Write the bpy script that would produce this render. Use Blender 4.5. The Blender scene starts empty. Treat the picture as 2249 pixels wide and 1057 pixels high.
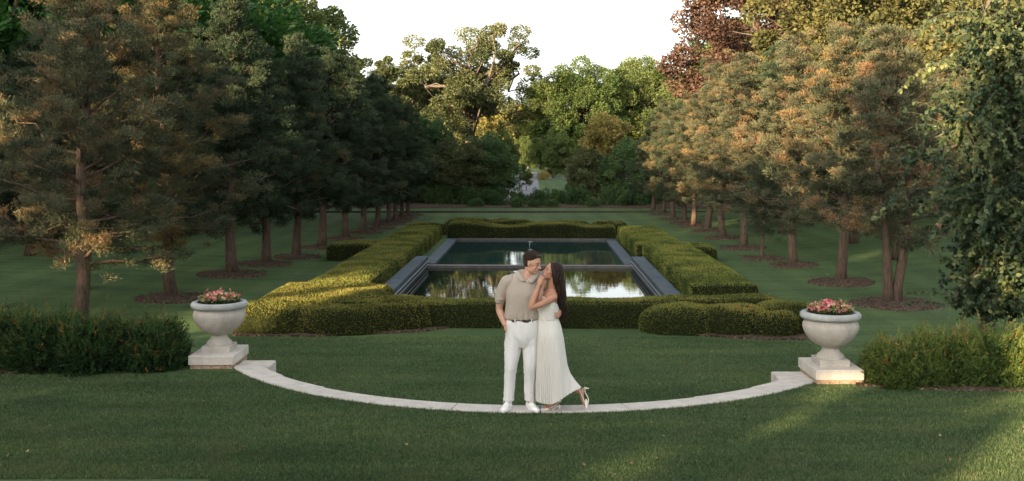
import bpy, math, random
import numpy as np
from mathutils import Vector, Matrix, noise

PI = math.pi
scene = bpy.context.scene
COL = scene.collection

# ---------------------------------------------------------------- camera
F = 2300.0            # focal length in pixels of the 2249 px wide photograph
CAMZ = 2.96
cam_data = bpy.data.cameras.new('camera')
cam = bpy.data.objects.new('camera', cam_data)
COL.objects.link(cam)
cam.location = (0, 0, CAMZ)
cam.rotation_euler = (math.radians(90), 0, 0)
cam_data.sensor_width = 36.0
cam_data.lens = 36.0 * F / 2249.0
cam_data.shift_y = -198.5 / 2249.0
cam_data.clip_end = 3000
scene.camera = cam

def unp(px, dist):                      # x offset of a picture column at a distance
    return (px - 1124.5) / F * dist
def dist_of(py, z=-0.3):                # distance at which level z shows in picture row py
    return (CAMZ - z) * F / (py - 330.0)
def zof(py, dist):
    return CAMZ - (py - 330.0) * dist / F
AX = 0.0241
def axp(u, v):                          # garden axis coordinates -> world
    return (-0.22 + AX * v + u, v - AX * u)

# ---------------------------------------------------------------- objects
def tag(o, label=None, cat=None, group=None, kind=None):
    if label: o['label'] = label
    if cat: o['category'] = cat
    if group: o['group'] = group
    if kind: o['kind'] = kind
    return o

def empty(name, loc=(0, 0, 0), rz=0.0, label=None, cat=None, group=None):
    o = bpy.data.objects.new(name, None)
    o.empty_display_size = 0.2
    COL.objects.link(o)
    o.location = loc
    o.rotation_euler = (0, 0, rz)
    return tag(o, label, cat, group)

def copy_tree(o, parent=None):
    c = o.copy()
    COL.objects.link(c)
    c.parent = parent
    for ch in list(o.children):
        copy_tree(ch, c)
    return c

class Geo:
    """collects vertices and faces with a material slot and a tint per face"""
    def __init__(s):
        s.V = []; s.F = []; s.n = 0
    def add(s, V, Fc, mat=0, tint=0.5, smooth=False):
        V = np.asarray(V, dtype=np.float64).reshape(-1, 3)
        Fc = np.asarray(Fc, dtype=np.int64)
        if Fc.ndim == 1: Fc = Fc.reshape(1, -1)
        t = np.broadcast_to(np.asarray(tint, dtype=np.float64), (len(Fc),))
        s.F.append((Fc + s.n, mat, t, smooth))
        s.V.append(V); s.n += len(V)
        return s
    def mesh(s, name, mats):
        V = np.concatenate(s.V)
        me = bpy.data.meshes.new(name)
        me.vertices.add(len(V))
        me.vertices.foreach_set('co', V.astype(np.float32).ravel())
        loops = np.concatenate([f[0].ravel() for f in s.F])
        tot = np.concatenate([np.full(len(f[0]), f[0].shape[1]) for f in s.F])
        start = np.concatenate([[0], np.cumsum(tot)[:-1]])
        me.loops.add(len(loops))
        me.loops.foreach_set('vertex_index', loops.astype(np.int32))
        me.polygons.add(len(tot))
        me.polygons.foreach_set('loop_start', start.astype(np.int32))
        me.polygons.foreach_set('material_index', np.concatenate([np.full(len(f[0]), f[1]) for f in s.F]).astype(np.int32))
        me.polygons.foreach_set('use_smooth', np.concatenate([np.full(len(f[0]), f[3]) for f in s.F]).astype(bool))
        a = me.attributes.new('tint', 'FLOAT', 'FACE')
        a.data.foreach_set('value', np.concatenate([f[2] for f in s.F]).astype(np.float32))
        me.update(calc_edges=True)
        for m in mats: me.materials.append(m)
        return me
    def build(s, name, mats, parent=None):
        if not isinstance(mats, (list, tuple)): mats = [mats]
        me = s.mesh(name, mats)
        o = bpy.data.objects.new(name, me)
        COL.objects.link(o)
        if parent: o.parent = parent
        return o

def unit(v):
    v = np.asarray(v, dtype=float)
    return v / (np.linalg.norm(v, axis=-1, keepdims=True) + 1e-12)

def tube(P, R, k=8, cap=True):
    """tube of k sides along polyline P with radii R (scalar or pair a,b per point)"""
    P = np.asarray(P, dtype=float); n = len(P)
    R = np.asarray(R, dtype=float)
    if R.ndim == 0: R = np.full(n, float(R))
    if R.ndim == 1: R = np.stack([R, R], 1)
    T = np.zeros_like(P); T[1:-1] = P[2:] - P[:-2]; T[0] = P[1] - P[0]; T[-1] = P[-1] - P[-2]
    T = unit(T)
    up = np.array([0, 0, 1.0]) if abs(T[0][2]) < 0.9 else np.array([0, 1.0, 0])
    a = unit(np.cross(T[0], up)); V = []
    th = np.linspace(0, 2 * PI, k, endpoint=False)
    for i in range(n):
        a = unit(a - T[i] * np.dot(a, T[i])); b = np.cross(T[i], a)
        V.append(P[i] + np.outer(np.cos(th) * R[i, 0], a) + np.outer(np.sin(th) * R[i, 1], b))
    V = np.concatenate(V)
    i = np.arange(k); j = (i + 1) % k
    Q = np.concatenate([np.stack([r * k + i, r * k + j, (r + 1) * k + j, (r + 1) * k + i], 1) for r in range(n - 1)])
    return V, Q, (np.arange(k)[::-1].copy(), (n - 1) * k + np.arange(k))

def add_tube(g, P, R, k=8, mat=0, tint=0.5, smooth=True, cap=True):
    V, Q, caps = tube(P, R, k)
    base = g.n
    g.add(V, Q, mat, tint, smooth)
    if cap:
        for c in caps:
            g.F.append(((c + base).reshape(1, -1), mat, np.array([tint]), False))

def add_box(g, x0, x1, y0, y1, z0, z1, mat=0, tint=0.5, bev=0.0):
    if bev <= 0:
        V = [(x0, y0, z0), (x1, y0, z0), (x1, y1, z0), (x0, y1, z0), (x0, y0, z1), (x1, y0, z1), (x1, y1, z1), (x0, y1, z1)]
        Q = [(3, 2, 1, 0), (4, 5, 6, 7), (0, 1, 5, 4), (1, 2, 6, 5), (2, 3, 7, 6), (3, 0, 4, 7)]
        g.add(V, Q, mat, tint)
        return
    # box with chamfered upper edges and corners
    b = bev
    def ring(i, z):
        return [(x0 + i + b, y0 + i, z), (x1 - i - b, y0 + i, z), (x1 - i, y0 + i + b, z), (x1 - i, y1 - i - b, z),
                (x1 - i - b, y1 - i, z), (x0 + i + b, y1 - i, z), (x0 + i, y1 - i - b, z), (x0 + i, y0 + i + b, z)]
    V = ring(0, z0) + ring(0, z1 - b) + ring(b, z1)
    Q = []
    for r in range(2):
        for i in range(8):
            j = (i + 1) % 8
            Q.append((r * 8 + i, r * 8 + j, r * 8 + 8 + j, r * 8 + 8 + i))
    n0 = g.n
    g.add(V, Q, mat, tint)
    g.F.append((np.arange(16, 24).reshape(1, -1) + n0, mat, np.array([tint]), False))
    g.F.append((np.arange(7, -1, -1).reshape(1, -1) + n0, mat, np.array([tint]), False))

def add_lathe(g, prof, cx=0, cy=0, k=48, mat=0, smooth=True):
    prof = np.asarray(prof, float)
    th = np.linspace(0, 2 * PI, k, endpoint=False)
    V = np.concatenate([np.stack([cx + r * np.cos(th), cy + r * np.sin(th), np.full(k, z)], 1) for r, z in prof])
    i = np.arange(k); j = (i + 1) % k
    Q = np.concatenate([np.stack([r * k + i, r * k + j, (r + 1) * k + j, (r + 1) * k + i], 1) for r in range(len(prof) - 1)])
    g.add(V, Q, mat, 0.5, smooth)

def ellipsoid(c, r, M=None, nu=20, nv=12):
    u = np.linspace(0, 2 * PI, nu, endpoint=False); v = np.linspace(0, PI, nv + 1)[1:-1]
    V = [(0, 0, 1)] + [(math.sin(b) * math.cos(a), math.sin(b) * math.sin(a), math.cos(b)) for b in v for a in u] + [(0, 0, -1)]
    V = np.array(V) * np.array(r)
    if M is not None: V = V @ np.array(M).T
    V = V + np.array(c)
    Q = []
    for i in range(len(v) - 1):
        for j in range(nu):
            Q.append((1 + i * nu + j, 1 + (i + 1) * nu + j, 1 + (i + 1) * nu + (j + 1) % nu, 1 + i * nu + (j + 1) % nu))
    T = [(0, 1 + j, 1 + (j + 1) % nu) for j in range(nu)]
    l = len(V) - 1; b = 1 + (len(v) - 1) * nu
    T += [(l, b + (j + 1) % nu, b + j) for j in range(nu)]
    return V, np.array(Q), np.array(T)

def add_ell(g, c, r, M=None, mat=0, nu=20, nv=12, tint=0.5):
    V, Q, T = ellipsoid(c, r, M, nu, nv)
    n0 = g.n
    g.add(V, Q, mat, tint, True)
    g.F.append((T + n0, mat, np.full(len(T), tint), True))

def leaf_quads(C, D, L, W, rng, fold=0.0, mid=0.45, side=None):
    """diamond leaves: base C, direction D, length L, width W"""
    n = len(C)
    L = np.broadcast_to(L, (n,))[:, None]; W = np.broadcast_to(W, (n,))[:, None]
    S = rng.normal(size=(n, 3)) if side is None else side
    S = unit(np.cross(D, S)); N = np.cross(D, S)
    V = np.stack([C, C + D * L * mid + S * W / 2 + N * W * fold, C + D * L, C + D * L * mid - S * W / 2 + N * W * fold], 1).reshape(-1, 3)
    Fc = np.arange(4 * n).reshape(n, 4)
    return V, Fc

def leaf_oval(C, D, L, W, rng, S=None):
    """six sided ovate leaves"""
    n = len(C)
    L = np.broadcast_to(L, (n,))[:, None]; W = np.broadcast_to(W, (n,))[:, None]
    if S is None: S = rng.normal(size=(n, 3))
    S = unit(np.cross(D, S)); N = np.cross(D, S)
    V = np.stack([C, C + D * L * .25 + S * W * .42, C + D * L * .62 + S * W * .40 - N * W * .08, C + D * L - N * W * .15,
                  C + D * L * .62 - S * W * .40 - N * W * .08, C + D * L * .25 - S * W * .42], 1).reshape(-1, 3)
    return V, np.arange(6 * n).reshape(n, 6)

def rand_dirs(n, rng):
    return unit(rng.normal(size=(n, 3)))

def remesh(g, name, mats, parent, voxel=0.006, smooth=4, disp=None):
    """unite overlapping closed shapes into one continuous skin"""
    o = g.build(name, mats, parent)
    m = o.modifiers.new('remesh', 'REMESH'); m.mode = 'VOXEL'; m.voxel_size = voxel; m.use_smooth_shade = True
    if smooth:
        s = o.modifiers.new('smooth', 'SMOOTH'); s.iterations = smooth; s.factor = 0.5
    dg = bpy.context.evaluated_depsgraph_get(); dg.update()
    ev = o.evaluated_get(dg)
    me = bpy.data.meshes.new_from_object(ev)
    o.modifiers.clear()
    old = o.data; o.data = me; bpy.data.meshes.remove(old); me.name = name
    if disp is not None:
        n = len(me.vertices); co = np.zeros(n * 3, np.float32); me.vertices.foreach_get('co', co)
        no = np.zeros(n * 3, np.float32); me.vertices.foreach_get('normal', no)
        co = co.reshape(-1, 3); no = no.reshape(-1, 3)
        co = disp(co, no)
        me.vertices.foreach_set('co', co.astype(np.float32).ravel()); me.update()
    me.polygons.foreach_set('use_smooth', np.ones(len(me.polygons), bool))
    return o

# ---------------------------------------------------------------- materials
def new_mat(name):
    m = bpy.data.materials.new(name); m.use_nodes = True
    nt = m.node_tree; nt.nodes.clear()
    return m, nt
class NB:
    def __init__(s, nt): s.nt = nt
    def n(s, t, **kw):
        nd = s.nt.nodes.new(t)
        for k, v in kw.items():
            if k.startswith('i_'):
                nd.inputs[k[2:].replace('_', ' ')].default_value = v
            else: setattr(nd, k, v)
        return nd
    def l(s, a, b): s.nt.links.new(a, b)
    def noise(s, vec, scale, detail=4, rough=.55, dist=0):
        nd = s.n('ShaderNodeTexNoise'); nd.inputs['Scale'].default_value = scale
        nd.inputs['Detail'].default_value = detail; nd.inputs['Roughness'].default_value = rough; nd.inputs['Distortion'].default_value = dist
        if vec is not None: s.l(vec, nd.inputs['Vector'])
        return nd.outputs['Fac']
    def ramp(s, fac, stops):
        r = s.n('ShaderNodeValToRGB'); e = r.color_ramp.elements
        while len(e) > 1: e.remove(e[-1])
        e[0].position = stops[0][0]; e[0].color = (*stops[0][1], 1)
        for p, c in stops[1:]:
            x = e.new(p); x.color = (*c, 1)
        s.l(fac, r.inputs['Fac']); return r.outputs['Color']
    def mix(s, fac, a, b, bt='MIX'):
        m = s.n('ShaderNodeMix', data_type='RGBA', blend_type=bt)
        for sock, v in ((m.inputs[0], fac), (m.inputs[6], a), (m.inputs[7], b)):
            if isinstance(v, (int, float)): sock.default_value = v
            elif isinstance(v, tuple): sock.default_value = (*v, 1)
            else: s.l(v, sock)
        return m.outputs[2]
    def math(s, op, a, b=0.0):
        m = s.n('ShaderNodeMath', operation=op)
        for sock, v in ((m.inputs[0], a), (m.inputs[1], b)):
            if isinstance(v, (int, float)): sock.default_value = v
            else: s.l(v, sock)
        return m.outputs[0]
    def coord(s, which='Object'):
        return s.n('ShaderNodeTexCoord').outputs[which]
    def scaled(s, vec, sc):
        m = s.n('ShaderNodeMapping'); m.inputs['Scale'].default_value = sc; s.l(vec, m.inputs['Vector']); return m.outputs['Vector']
    def bump(s, h, strength=.3, dist=.02):
        b = s.n('ShaderNodeBump'); b.inputs['Strength'].default_value = strength; b.inputs['Distance'].default_value = dist
        s.l(h, b.inputs['Height']); return b.outputs['Normal']
    def surf(s, col, rough=.8, normal=None, spec=.3, trans=0.0, transcol=None, sheen=0.0, sss=0.0, metal=0.0):
        p = s.n('ShaderNodeBsdfPrincipled')
        if isinstance(col, tuple): p.inputs['Base Color'].default_value = (*col, 1)
        else: s.l(col, p.inputs['Base Color'])
        if isinstance(rough, (int, float)): p.inputs['Roughness'].default_value = rough
        else: s.l(rough, p.inputs['Roughness'])
        p.inputs['Specular IOR Level'].default_value = spec
        p.inputs['Metallic'].default_value = metal
        if sheen: p.inputs['Sheen Weight'].default_value = sheen
        if sss:
            p.inputs['Subsurface Weight'].default_value = sss
            p.inputs['Subsurface Radius'].default_value = (.02, .008, .004); p.inputs['Subsurface Scale'].default_value = 1.0
        if normal is not None: s.l(normal, p.inputs['Normal'])
        out = s.n('ShaderNodeOutputMaterial')
        sh = p.outputs[0]
        if trans > 0:
            t = s.n('ShaderNodeBsdfTranslucent')
            if isinstance(col, tuple): t.inputs['Color'].default_value = (*col, 1)
            else: s.l(col, t.inputs['Color'])
            mx = s.n('ShaderNodeMixShader'); mx.inputs[0].default_value = trans
            s.l(sh, mx.inputs[1]); s.l(t.outputs[0], mx.inputs[2]); sh = mx.outputs[0]
        s.l(sh, out.inputs['Surface'])
        return p

def leaf_mat(name, stops, trans=.25, rough=.6, var=.25, spec=.25):
    """foliage: colour by tint per leaf clump, slight change per tree"""
    m, nt = new_mat(name); b = NB(nt)
    at = b.n('ShaderNodeAttribute', attribute_name='tint')
    col = b.ramp(at.outputs['Fac'], stops)
    oi = b.n('ShaderNodeObjectInfo')
    hs = b.n('ShaderNodeHueSaturation')
    v = b.math('ADD', b.math('MULTIPLY', oi.outputs['Random'], var), 1 - var / 2)
    b.l(v, hs.inputs['Value']); b.l(col, hs.inputs['Color'])
    hu = b.math('ADD', b.math('MULTIPLY', oi.outputs['Random'], -.03), .515); b.l(hu, hs.inputs['Hue'])
    b.surf(hs.outputs['Color'], rough, None, spec, trans)
    return m

def simple_mat(name, c, rough=.8, spec=.3, nscale=None, namp=.25, bump=0, bscale=60, bdist=.01, **kw):
    m, nt = new_mat(name); b = NB(nt); v = b.coord()
    col = c
    if nscale:
        f = b.noise(v, nscale, 5)
        lo = tuple(x * (1 - namp) for x in c); hi = tuple(min(1, x * (1 + namp)) for x in c)
        col = b.ramp(f, [(.3, lo), (.7, hi)])
    nm = None
    if bump: nm = b.bump(b.noise(v, bscale, 4), bump, bdist)
    b.surf(col, rough, nm, spec, **kw)
    return m

M = {}
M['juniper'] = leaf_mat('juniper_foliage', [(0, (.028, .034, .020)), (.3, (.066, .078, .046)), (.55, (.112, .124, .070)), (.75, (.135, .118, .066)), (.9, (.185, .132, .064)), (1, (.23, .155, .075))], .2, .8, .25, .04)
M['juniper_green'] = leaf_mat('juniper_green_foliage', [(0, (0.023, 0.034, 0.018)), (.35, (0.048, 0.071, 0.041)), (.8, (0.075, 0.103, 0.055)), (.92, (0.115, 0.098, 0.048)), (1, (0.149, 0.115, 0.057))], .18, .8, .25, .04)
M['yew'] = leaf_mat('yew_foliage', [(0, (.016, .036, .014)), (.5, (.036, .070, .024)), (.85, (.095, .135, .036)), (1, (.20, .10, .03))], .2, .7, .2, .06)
M['yew_sunlit'] = leaf_mat('sunlit_yew_foliage', [(0, (.030, .055, .016)), (.5, (.085, .13, .032)), (.85, (.17, .21, .050)), (1, (.26, .13, .04))], .25, .7, .2, .08)  # paler copy of the yew leaf, sunlight put into its colour
M['hedge'] = leaf_mat('hedge_foliage', [(0, (0.029, 0.041, 0.012)), (.5, (0.126, 0.146, 0.036)), (.85, (0.228, 0.240, 0.058)), (1, (0.300, 0.204, 0.060))], .22, .7, .12, .06)
M['hedge_gold'] = leaf_mat('hedge_golden_foliage', [(0, (.036, .042, .012)), (.5, (.135, .145, .034)), (.85, (.22, .215, .055)), (1, (.27, .19, .055))], .25, .7, .1, .06)
M['maple'] = leaf_mat('maple_foliage', [(0, (.034, .060, .018)), (.5, (.088, .125, .036)), (1, (.185, .205, .065))], .3, .5, .25, .12)
M['catalpa'] = leaf_mat('catalpa_foliage', [(0, (0.026, 0.071, 0.018)), (.5, (0.057, 0.144, 0.031)), (.9, (0.122, 0.230, 0.050)), (1, (0.288, 0.345, 0.086))], .3, .45)
M['oak'] = leaf_mat('oak_foliage', [(0, (.028, .042, .018)), (.5, (.080, .098, .040)), (1, (.165, .165, .070))], .25, .6, .25, .1)
M['beech'] = leaf_mat('copper_beech_foliage', [(0, (.036, .020, .015)), (.5, (.082, .048, .032)), (1, (.15, .095, .058))], .15, .6, .2, .15)
M['darkbeech'] = leaf_mat('purple_beech_foliage', [(0, (.025, .010, .012)), (.5, (.06, .024, .022)), (1, (.10, .045, .032))], .2, .5, .2)
M['gold'] = leaf_mat('golden_foliage', [(0, (0.112, 0.112, 0.030)), (.5, (0.237, 0.200, 0.056)), (1, (0.375, 0.300, 0.094))], .3, .55, .25)
M['olive'] = leaf_mat('olive_foliage', [(0, (.042, .048, .018)), (.5, (.095, .092, .034)), (1, (.165, .14, .052))], .25, .6, .25, .1)
M['weep'] = leaf_mat('weeping_beech_foliage', [(0, (.018, .038, .024)), (.4, (.055, .085, .038)), (.68, (.11, .13, .048)), (.9, (.19, .20, .075)), (1, (.30, .30, .12))], .3, .5, .1, .2)
M['shrub'] = leaf_mat('shrub_foliage', [(0, (0.023, 0.052, 0.018)), (.5, (0.055, 0.107, 0.034)), (1, (0.117, 0.176, 0.052))], .25, .55)

def bark_mat(name, c, c2, sc=6):
    m, nt = new_mat(name); b = NB(nt); v = b.coord()
    sv = b.scaled(v, (sc, sc, sc * .18))
    f = b.noise(sv, 4, 6, .65)
    col = b.ramp(f, [(.3, c2), (.65, c)])
    b.surf(col, .9, b.bump(f, .9, .03), .15)
    return m
M['bark'] = bark_mat('brown_bark', (.125, .088, .062), (.038, .027, .020))
M['bark_grey'] = bark_mat('grey_bark', (.16, .13, .10), (.05, .042, .034), 3)
M['bark_pale'] = bark_mat('pale_bark', (.16, .13, .10), (.075, .06, .047), 9)
# ---------------------------------------------------------------- ground
ARC_C = (0.348, 16.463); ARC_R = 4.696
def mound(x, y):
    z = 0.42 * math.exp(-((x - 13.5) / 4.0) ** 2 - ((y - 31) / 8.0) ** 2)
    z += 0.30 * math.exp(-((x - 11) / 3.5) ** 2 - ((y - 44) / 7.0) ** 2)
    z += 0.25 * math.exp(-((x + 14) / 5.0) ** 2 - ((y - 30) / 9.0) ** 2)
    return z
def gz(x, y):
    z = -0.3 + mound(x, y)
    return z

def lawn_mat(name, fine):
    m, nt = new_mat(name); b = NB(nt); v = b.coord()
    big = b.noise(v, .35, 4, .6)
    sv = b.scaled(v, (.25, 1.6, 1)); streak = b.noise(sv, 1.2, 4, .6)
    fibre = b.noise(b.scaled(v, (1.0, 1.0, 1.0)), 55 if fine else 30, 3, .7)
    med = b.noise(v, 7, 4, .65)
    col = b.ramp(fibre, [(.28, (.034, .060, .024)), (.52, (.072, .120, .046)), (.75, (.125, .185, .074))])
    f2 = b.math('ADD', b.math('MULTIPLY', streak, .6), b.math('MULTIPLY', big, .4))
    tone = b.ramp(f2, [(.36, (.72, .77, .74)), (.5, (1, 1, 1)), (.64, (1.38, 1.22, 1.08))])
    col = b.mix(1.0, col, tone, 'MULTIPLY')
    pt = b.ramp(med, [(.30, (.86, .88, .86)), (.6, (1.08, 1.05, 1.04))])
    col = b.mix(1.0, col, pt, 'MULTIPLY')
    sx = b.n('ShaderNodeSeparateXYZ'); b.l(v, sx.inputs[0])
    far = b.math('GREATER_THAN', sx.outputs[1], 19.5)
    wob = b.math('MULTIPLY', b.noise(v, .5, 2), 1.2)
    ph = b.math('ADD', b.math('ADD', b.math('MULTIPLY', b.math('MULTIPLY', sx.outputs[0], 5.2), far), b.math('MULTIPLY', b.math('MULTIPLY', sx.outputs[1], 5.6), b.math('SUBTRACT', 1.0, far))), wob)
    stripe = b.math('ADD', b.math('MULTIPLY', b.math('SINE', ph), .5), .5)
    col = b.mix(1.0, col, b.ramp(stripe, [(.3, (.93, .93, .93)), (.7, (1.08, 1.07, 1.05))]), 'MULTIPLY')
    dry = b.ramp(b.noise(v, 1.7, 5, .7), [(.60, (0, 0, 0)), (.72, (1, 1, 1))])
    col = b.mix(b.math('MULTIPLY', dry, .28), col, (.095, .090, .045))
    h = b.math('ADD', fibre, b.math('MULTIPLY', med, .6))
    b.surf(col, .9, b.bump(h, .8, .035), .12)
    return m
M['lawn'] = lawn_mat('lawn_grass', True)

def mulch_mat():
    m, nt = new_mat('bark_mulch'); b = NB(nt); v = b.coord()
    vo = b.n('ShaderNodeTexVoronoi'); vo.inputs['Scale'].default_value = 26; b.l(b.scaled(v, (1, 1.6, 1)), vo.inputs['Vector'])
    c = b.ramp(vo.outputs['Color'], [(.1, (.028, .019, .013)), (.5, (.075, .050, .034)), (.9, (.17, .125, .09))])
    b.surf(c, .95, b.bump(vo.outputs['Distance'], 1.0, .03), .1)
    return m
M['mulch'] = mulch_mat()

def grid_sheet(xs, ys, zf, name, mat):
    X, Y = np.meshgrid(xs, ys)
    Z = np.array([[zf(x, y) for x in xs] for y in ys])
    V = np.stack([X, Y, Z], -1).reshape(-1, 3)
    nx, ny = len(xs), len(ys)
    i, j = np.meshgrid(np.arange(nx - 1), np.arange(ny - 1))
    a = (j * nx + i).ravel()
    Q = np.stack([a, a + 1, a + nx + 1, a + nx], 1)
    g = Geo(); g.add(V, Q, 0, .5, True)
    return g.build(name, mat)

# the pool basin is cut out of the sheet
PW = 2.9; PV0, PV1, PVW = 23.2, 38.0, 29.7
xs = np.unique(np.concatenate([np.linspace(-400, -30, 12), np.linspace(-30, 30, 121), np.linspace(30, 400, 12)]))
ys = np.unique(np.concatenate([np.linspace(-120, 9, 12), np.linspace(9, 60, 103), np.linspace(60, 900, 40)]))
def lower(x, y):
    z = gz(x, y)
    if y < 9.0: z = -0.6
    v = y; u = x + .22 - AX * v
    if abs(u) < 3.0 and 21.0 < v < 38.3: z = -1.3
    return z
tag(grid_sheet(xs, ys, lower, 'ground', M['lawn']), kind='structure')

# raised near lawn, its far edge follows the stone arc
def terrace():
    g = Geo(); top = []
    a0 = math.atan2(14.35 - ARC_C[1], -3.85 - ARC_C[0]) % (2 * PI); a1 = math.atan2(13.6 - ARC_C[1], 3.85 - ARC_C[0]) % (2 * PI)
    r = ARC_R - .15
    arc = [(ARC_C[0] + r * math.cos(a), ARC_C[1] + r * math.sin(a)) for a in np.linspace(a0, a1, 90)]
    edge = [(-60, 15.6), (-12, 15.5), (-7, 15.35), (-4.6, 15.2), (-3.9, 15.05)] + arc + [(3.95, 14.2), (4.6, 14.35), (7, 14.5), (12, 14.7), (60, 14.9)]
    n = len(edge)
    # rows of the sheet from the edge towards the camera
    rows = []
    for t in np.concatenate([np.linspace(0, 1, 40)]):
        rows.append([(x, y * (1 - t) + (-60 if False else 8.6) * t, 0.0) for x, y in edge])
    far = [(x, -80.0, 0.0) for x, y in edge]
    rows.append(far)
    skirt = []
    for k, (x, y) in enumerate(edge):
        inarc = 5 <= k < 5 + len(arc)
        skirt.append((x, y + (0 if inarc else 1.3), gz(x, y) - .12))
    rows.insert(0, skirt)
    V = np.array(rows).reshape(-1, 3)
    Q = []
    for j in range(len(rows) - 1):
        for i in range(n - 1):
            a = j * n + i
            Q.append((a + n, a + n + 1, a + 1, a))
    g.add(V, Q, 0, .5, False)
    return g.build('lawn_terrace', M['lawn'])
tag(terrace(), kind='structure')

# gravel strip at the lower left corner of the view
M['pathstone'] = simple_mat('path_stone', (.12, .095, .075), .9, .2, 9, .3, .5, 90, .01)
g = Geo()
g.add([(-12, 6.0, .012), (-2.7, 6.0, .012), (-2.7, 9.30, .012), (-12, 9.42, .012)], [(0, 1, 2, 3)])
tag(g.build('path', M['pathstone']), kind='structure')
# drive beyond the garden
M['asphalt'] = simple_mat('drive_asphalt', (.19, .185, .20), .9, .2, .6, .2, .3, 60, .01)
g = Geo()
g.add([(-1.3, 70, gz(0, 70) + .02), (1.9, 70, gz(0, 70) + .02), (3.7, 155, gz(0, 140) + .02), (.9, 155, gz(0, 140) + .02)], [(0, 1, 2, 3)])
g.add([(-60, 118, gz(0, 120) + .03), (60, 118, gz(0, 120) + .03), (60, 124, gz(0, 120) + .03), (-60, 124, gz(0, 120) + .03)], [(0, 1, 2, 3)])
tag(g.build('road', M['asphalt']), kind='structure')

# far planting bed and the slightly raised lawn edge in front of it
def patch(name, outline, z, mat, thick=.03):
    g = Geo(); n = len(outline)
    V = [(x, y, z(x, y) - .05) for x, y in outline] + [(x, y, z(x, y) + thick) for x, y in outline]
    g.add(V, [(i, (i + 1) % n, n + (i + 1) % n, n + i) for i in range(n)])
    g.F.append((np.arange(n, 2 * n).reshape(1, -1), 0, np.array([.5]), False))
    return tag(g.build(name, mat), kind='structure')
g = Geo()
add_box(g, -12, 14, 54.6, 68.0, -.5, -.22)
tag(g.build('lawn_ledge', M['lawn']), kind='structure')
g = Geo(); add_box(g, -12.1, 14.1, 54.45, 54.6, -.5, -.205)
M['edging'] = simple_mat('edging', (.055, .045, .035), .9, .2, 8, .3)
tag(g.build('bed_edging', M['edging']), kind='structure')
patch('mulch_bed', [(-14, 57.8), (-6, 57.2), (2, 57.6), (9, 57.0), (15, 57.6), (15, 69), (-14, 69)], lambda x, y: -.22, M['mulch'], .03)
def ellipse(cx, cy, a, b_, n=26, seed=0):
    r = random.Random(seed)
    return [(cx + a * (1 + r.uniform(-.06, .06)) * math.cos(t), cy + b_ * (1 + r.uniform(-.06, .06)) * math.sin(t)) for t in np.linspace(0, 2 * PI, n, endpoint=False)]
def mulch_ring(x, y, r, seed):
    o = ellipse(x, y, r, r, 26, seed); rng = np.random.default_rng(seed)
    g = Geo(); n = 26; V = []
    for k, (s, h) in enumerate(((1.0, -.03), (.93, .035), (.6, .06), (.15, .09))):
        V += [(x + (px - x) * s, y + (py - y) * s, gz(px, py) + h) for px, py in o]
    Q = [(k * n + i, k * n + (i + 1) % n, (k + 1) * n + (i + 1) % n, (k + 1) * n + i) for k in range(3) for i in range(n)]
    g.add(V, Q, 0, .5, True)
    m_ = 260
    a = rng.uniform(0, 2 * PI, m_); q = r * np.sqrt(rng.uniform(0, 1, m_))
    C = np.stack([x + q * np.cos(a), y + q * np.sin(a), np.full(m_, gz(x, y) + .065)], 1)
    D = rand_dirs(m_, rng); D[:, 2] *= .3; D = unit(D)
    V, Fc = leaf_quads(C, D, rng.uniform(.03, .08, m_), .02, rng); g.add(V, Fc)
    tag(g.build('mulch_ring', M['mulch']), kind='structure')
patch('mulch_bed', [(-5.3, 19.6), (-4.9, 18.35), (-3.5, 18.25), (-1.6, 18.75), (-1.0, 19.3), (-4, 20.5)], gz, M['mulch'])
patch('mulch_bed', [(2.3, 19.3), (2.7, 18.75), (3.4, 18.3), (4.4, 17.95), (5.6, 18.0), (5.9, 19.0), (5.5, 20.0), (3, 20)], gz, M['mulch'])
patch('mulch_bed', [(-14, 15.4), (-14, 13.75), (-9, 13.75), (-6.4, 13.9), (-4.6, 14.25), (-4.5, 15.2)], lambda x, y: 0.0, M['mulch'], .025)
patch('mulch_bed', [(4.3, 14.3), (4.35, 13.15), (5.4, 12.85), (8.0, 12.8), (14, 12.9), (14, 14.5)], lambda x, y: 0.0, M['mulch'], .025)

# ---------------------------------------------------------------- stone arc wall
def stone_mat(name, c, c2, dark=.5):
    m, nt = new_mat(name); b = NB(nt); v = b.coord()
    sp = b.noise(v, 120, 3, .7); st = b.noise(b.scaled(v, (1, 1, .6)), 5, 5, .65)
    col = b.ramp(st, [(.3, c2), (.65, c)])
    gr = b.ramp(sp, [(.3, (.72, .71, .70)), (.55, (1, 1, 1)), (.75, (1.1, 1.09, 1.07))])
    col = b.mix(1.0, col, gr, 'MULTIPLY')
    li = b.ramp(b.noise(v, 14, 6, .75), [(.60, (0, 0, 0)), (.72, (1, 1, 1))])
    col = b.mix(b.math('MULTIPLY', li, dark), col, (.20, .19, .175))
    b.surf(col, .88, b.bump(sp, .35, .006), .2)
    return m
M['stone'] = stone_mat('pale_limestone', (.60, .545, .48), (.45, .41, .355), .35)
M['stone_urn'] = stone_mat('urn_limestone', (.49, .445, .385), (.36, .33, .285), .45)
M['stone_rim'] = stone_mat('rim_limestone', (.42, .425, .40), (.29, .295, .28), .6)
M['joint'] = simple_mat('mortar_joint', (.22, .19, .16), .95, .1)
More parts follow.
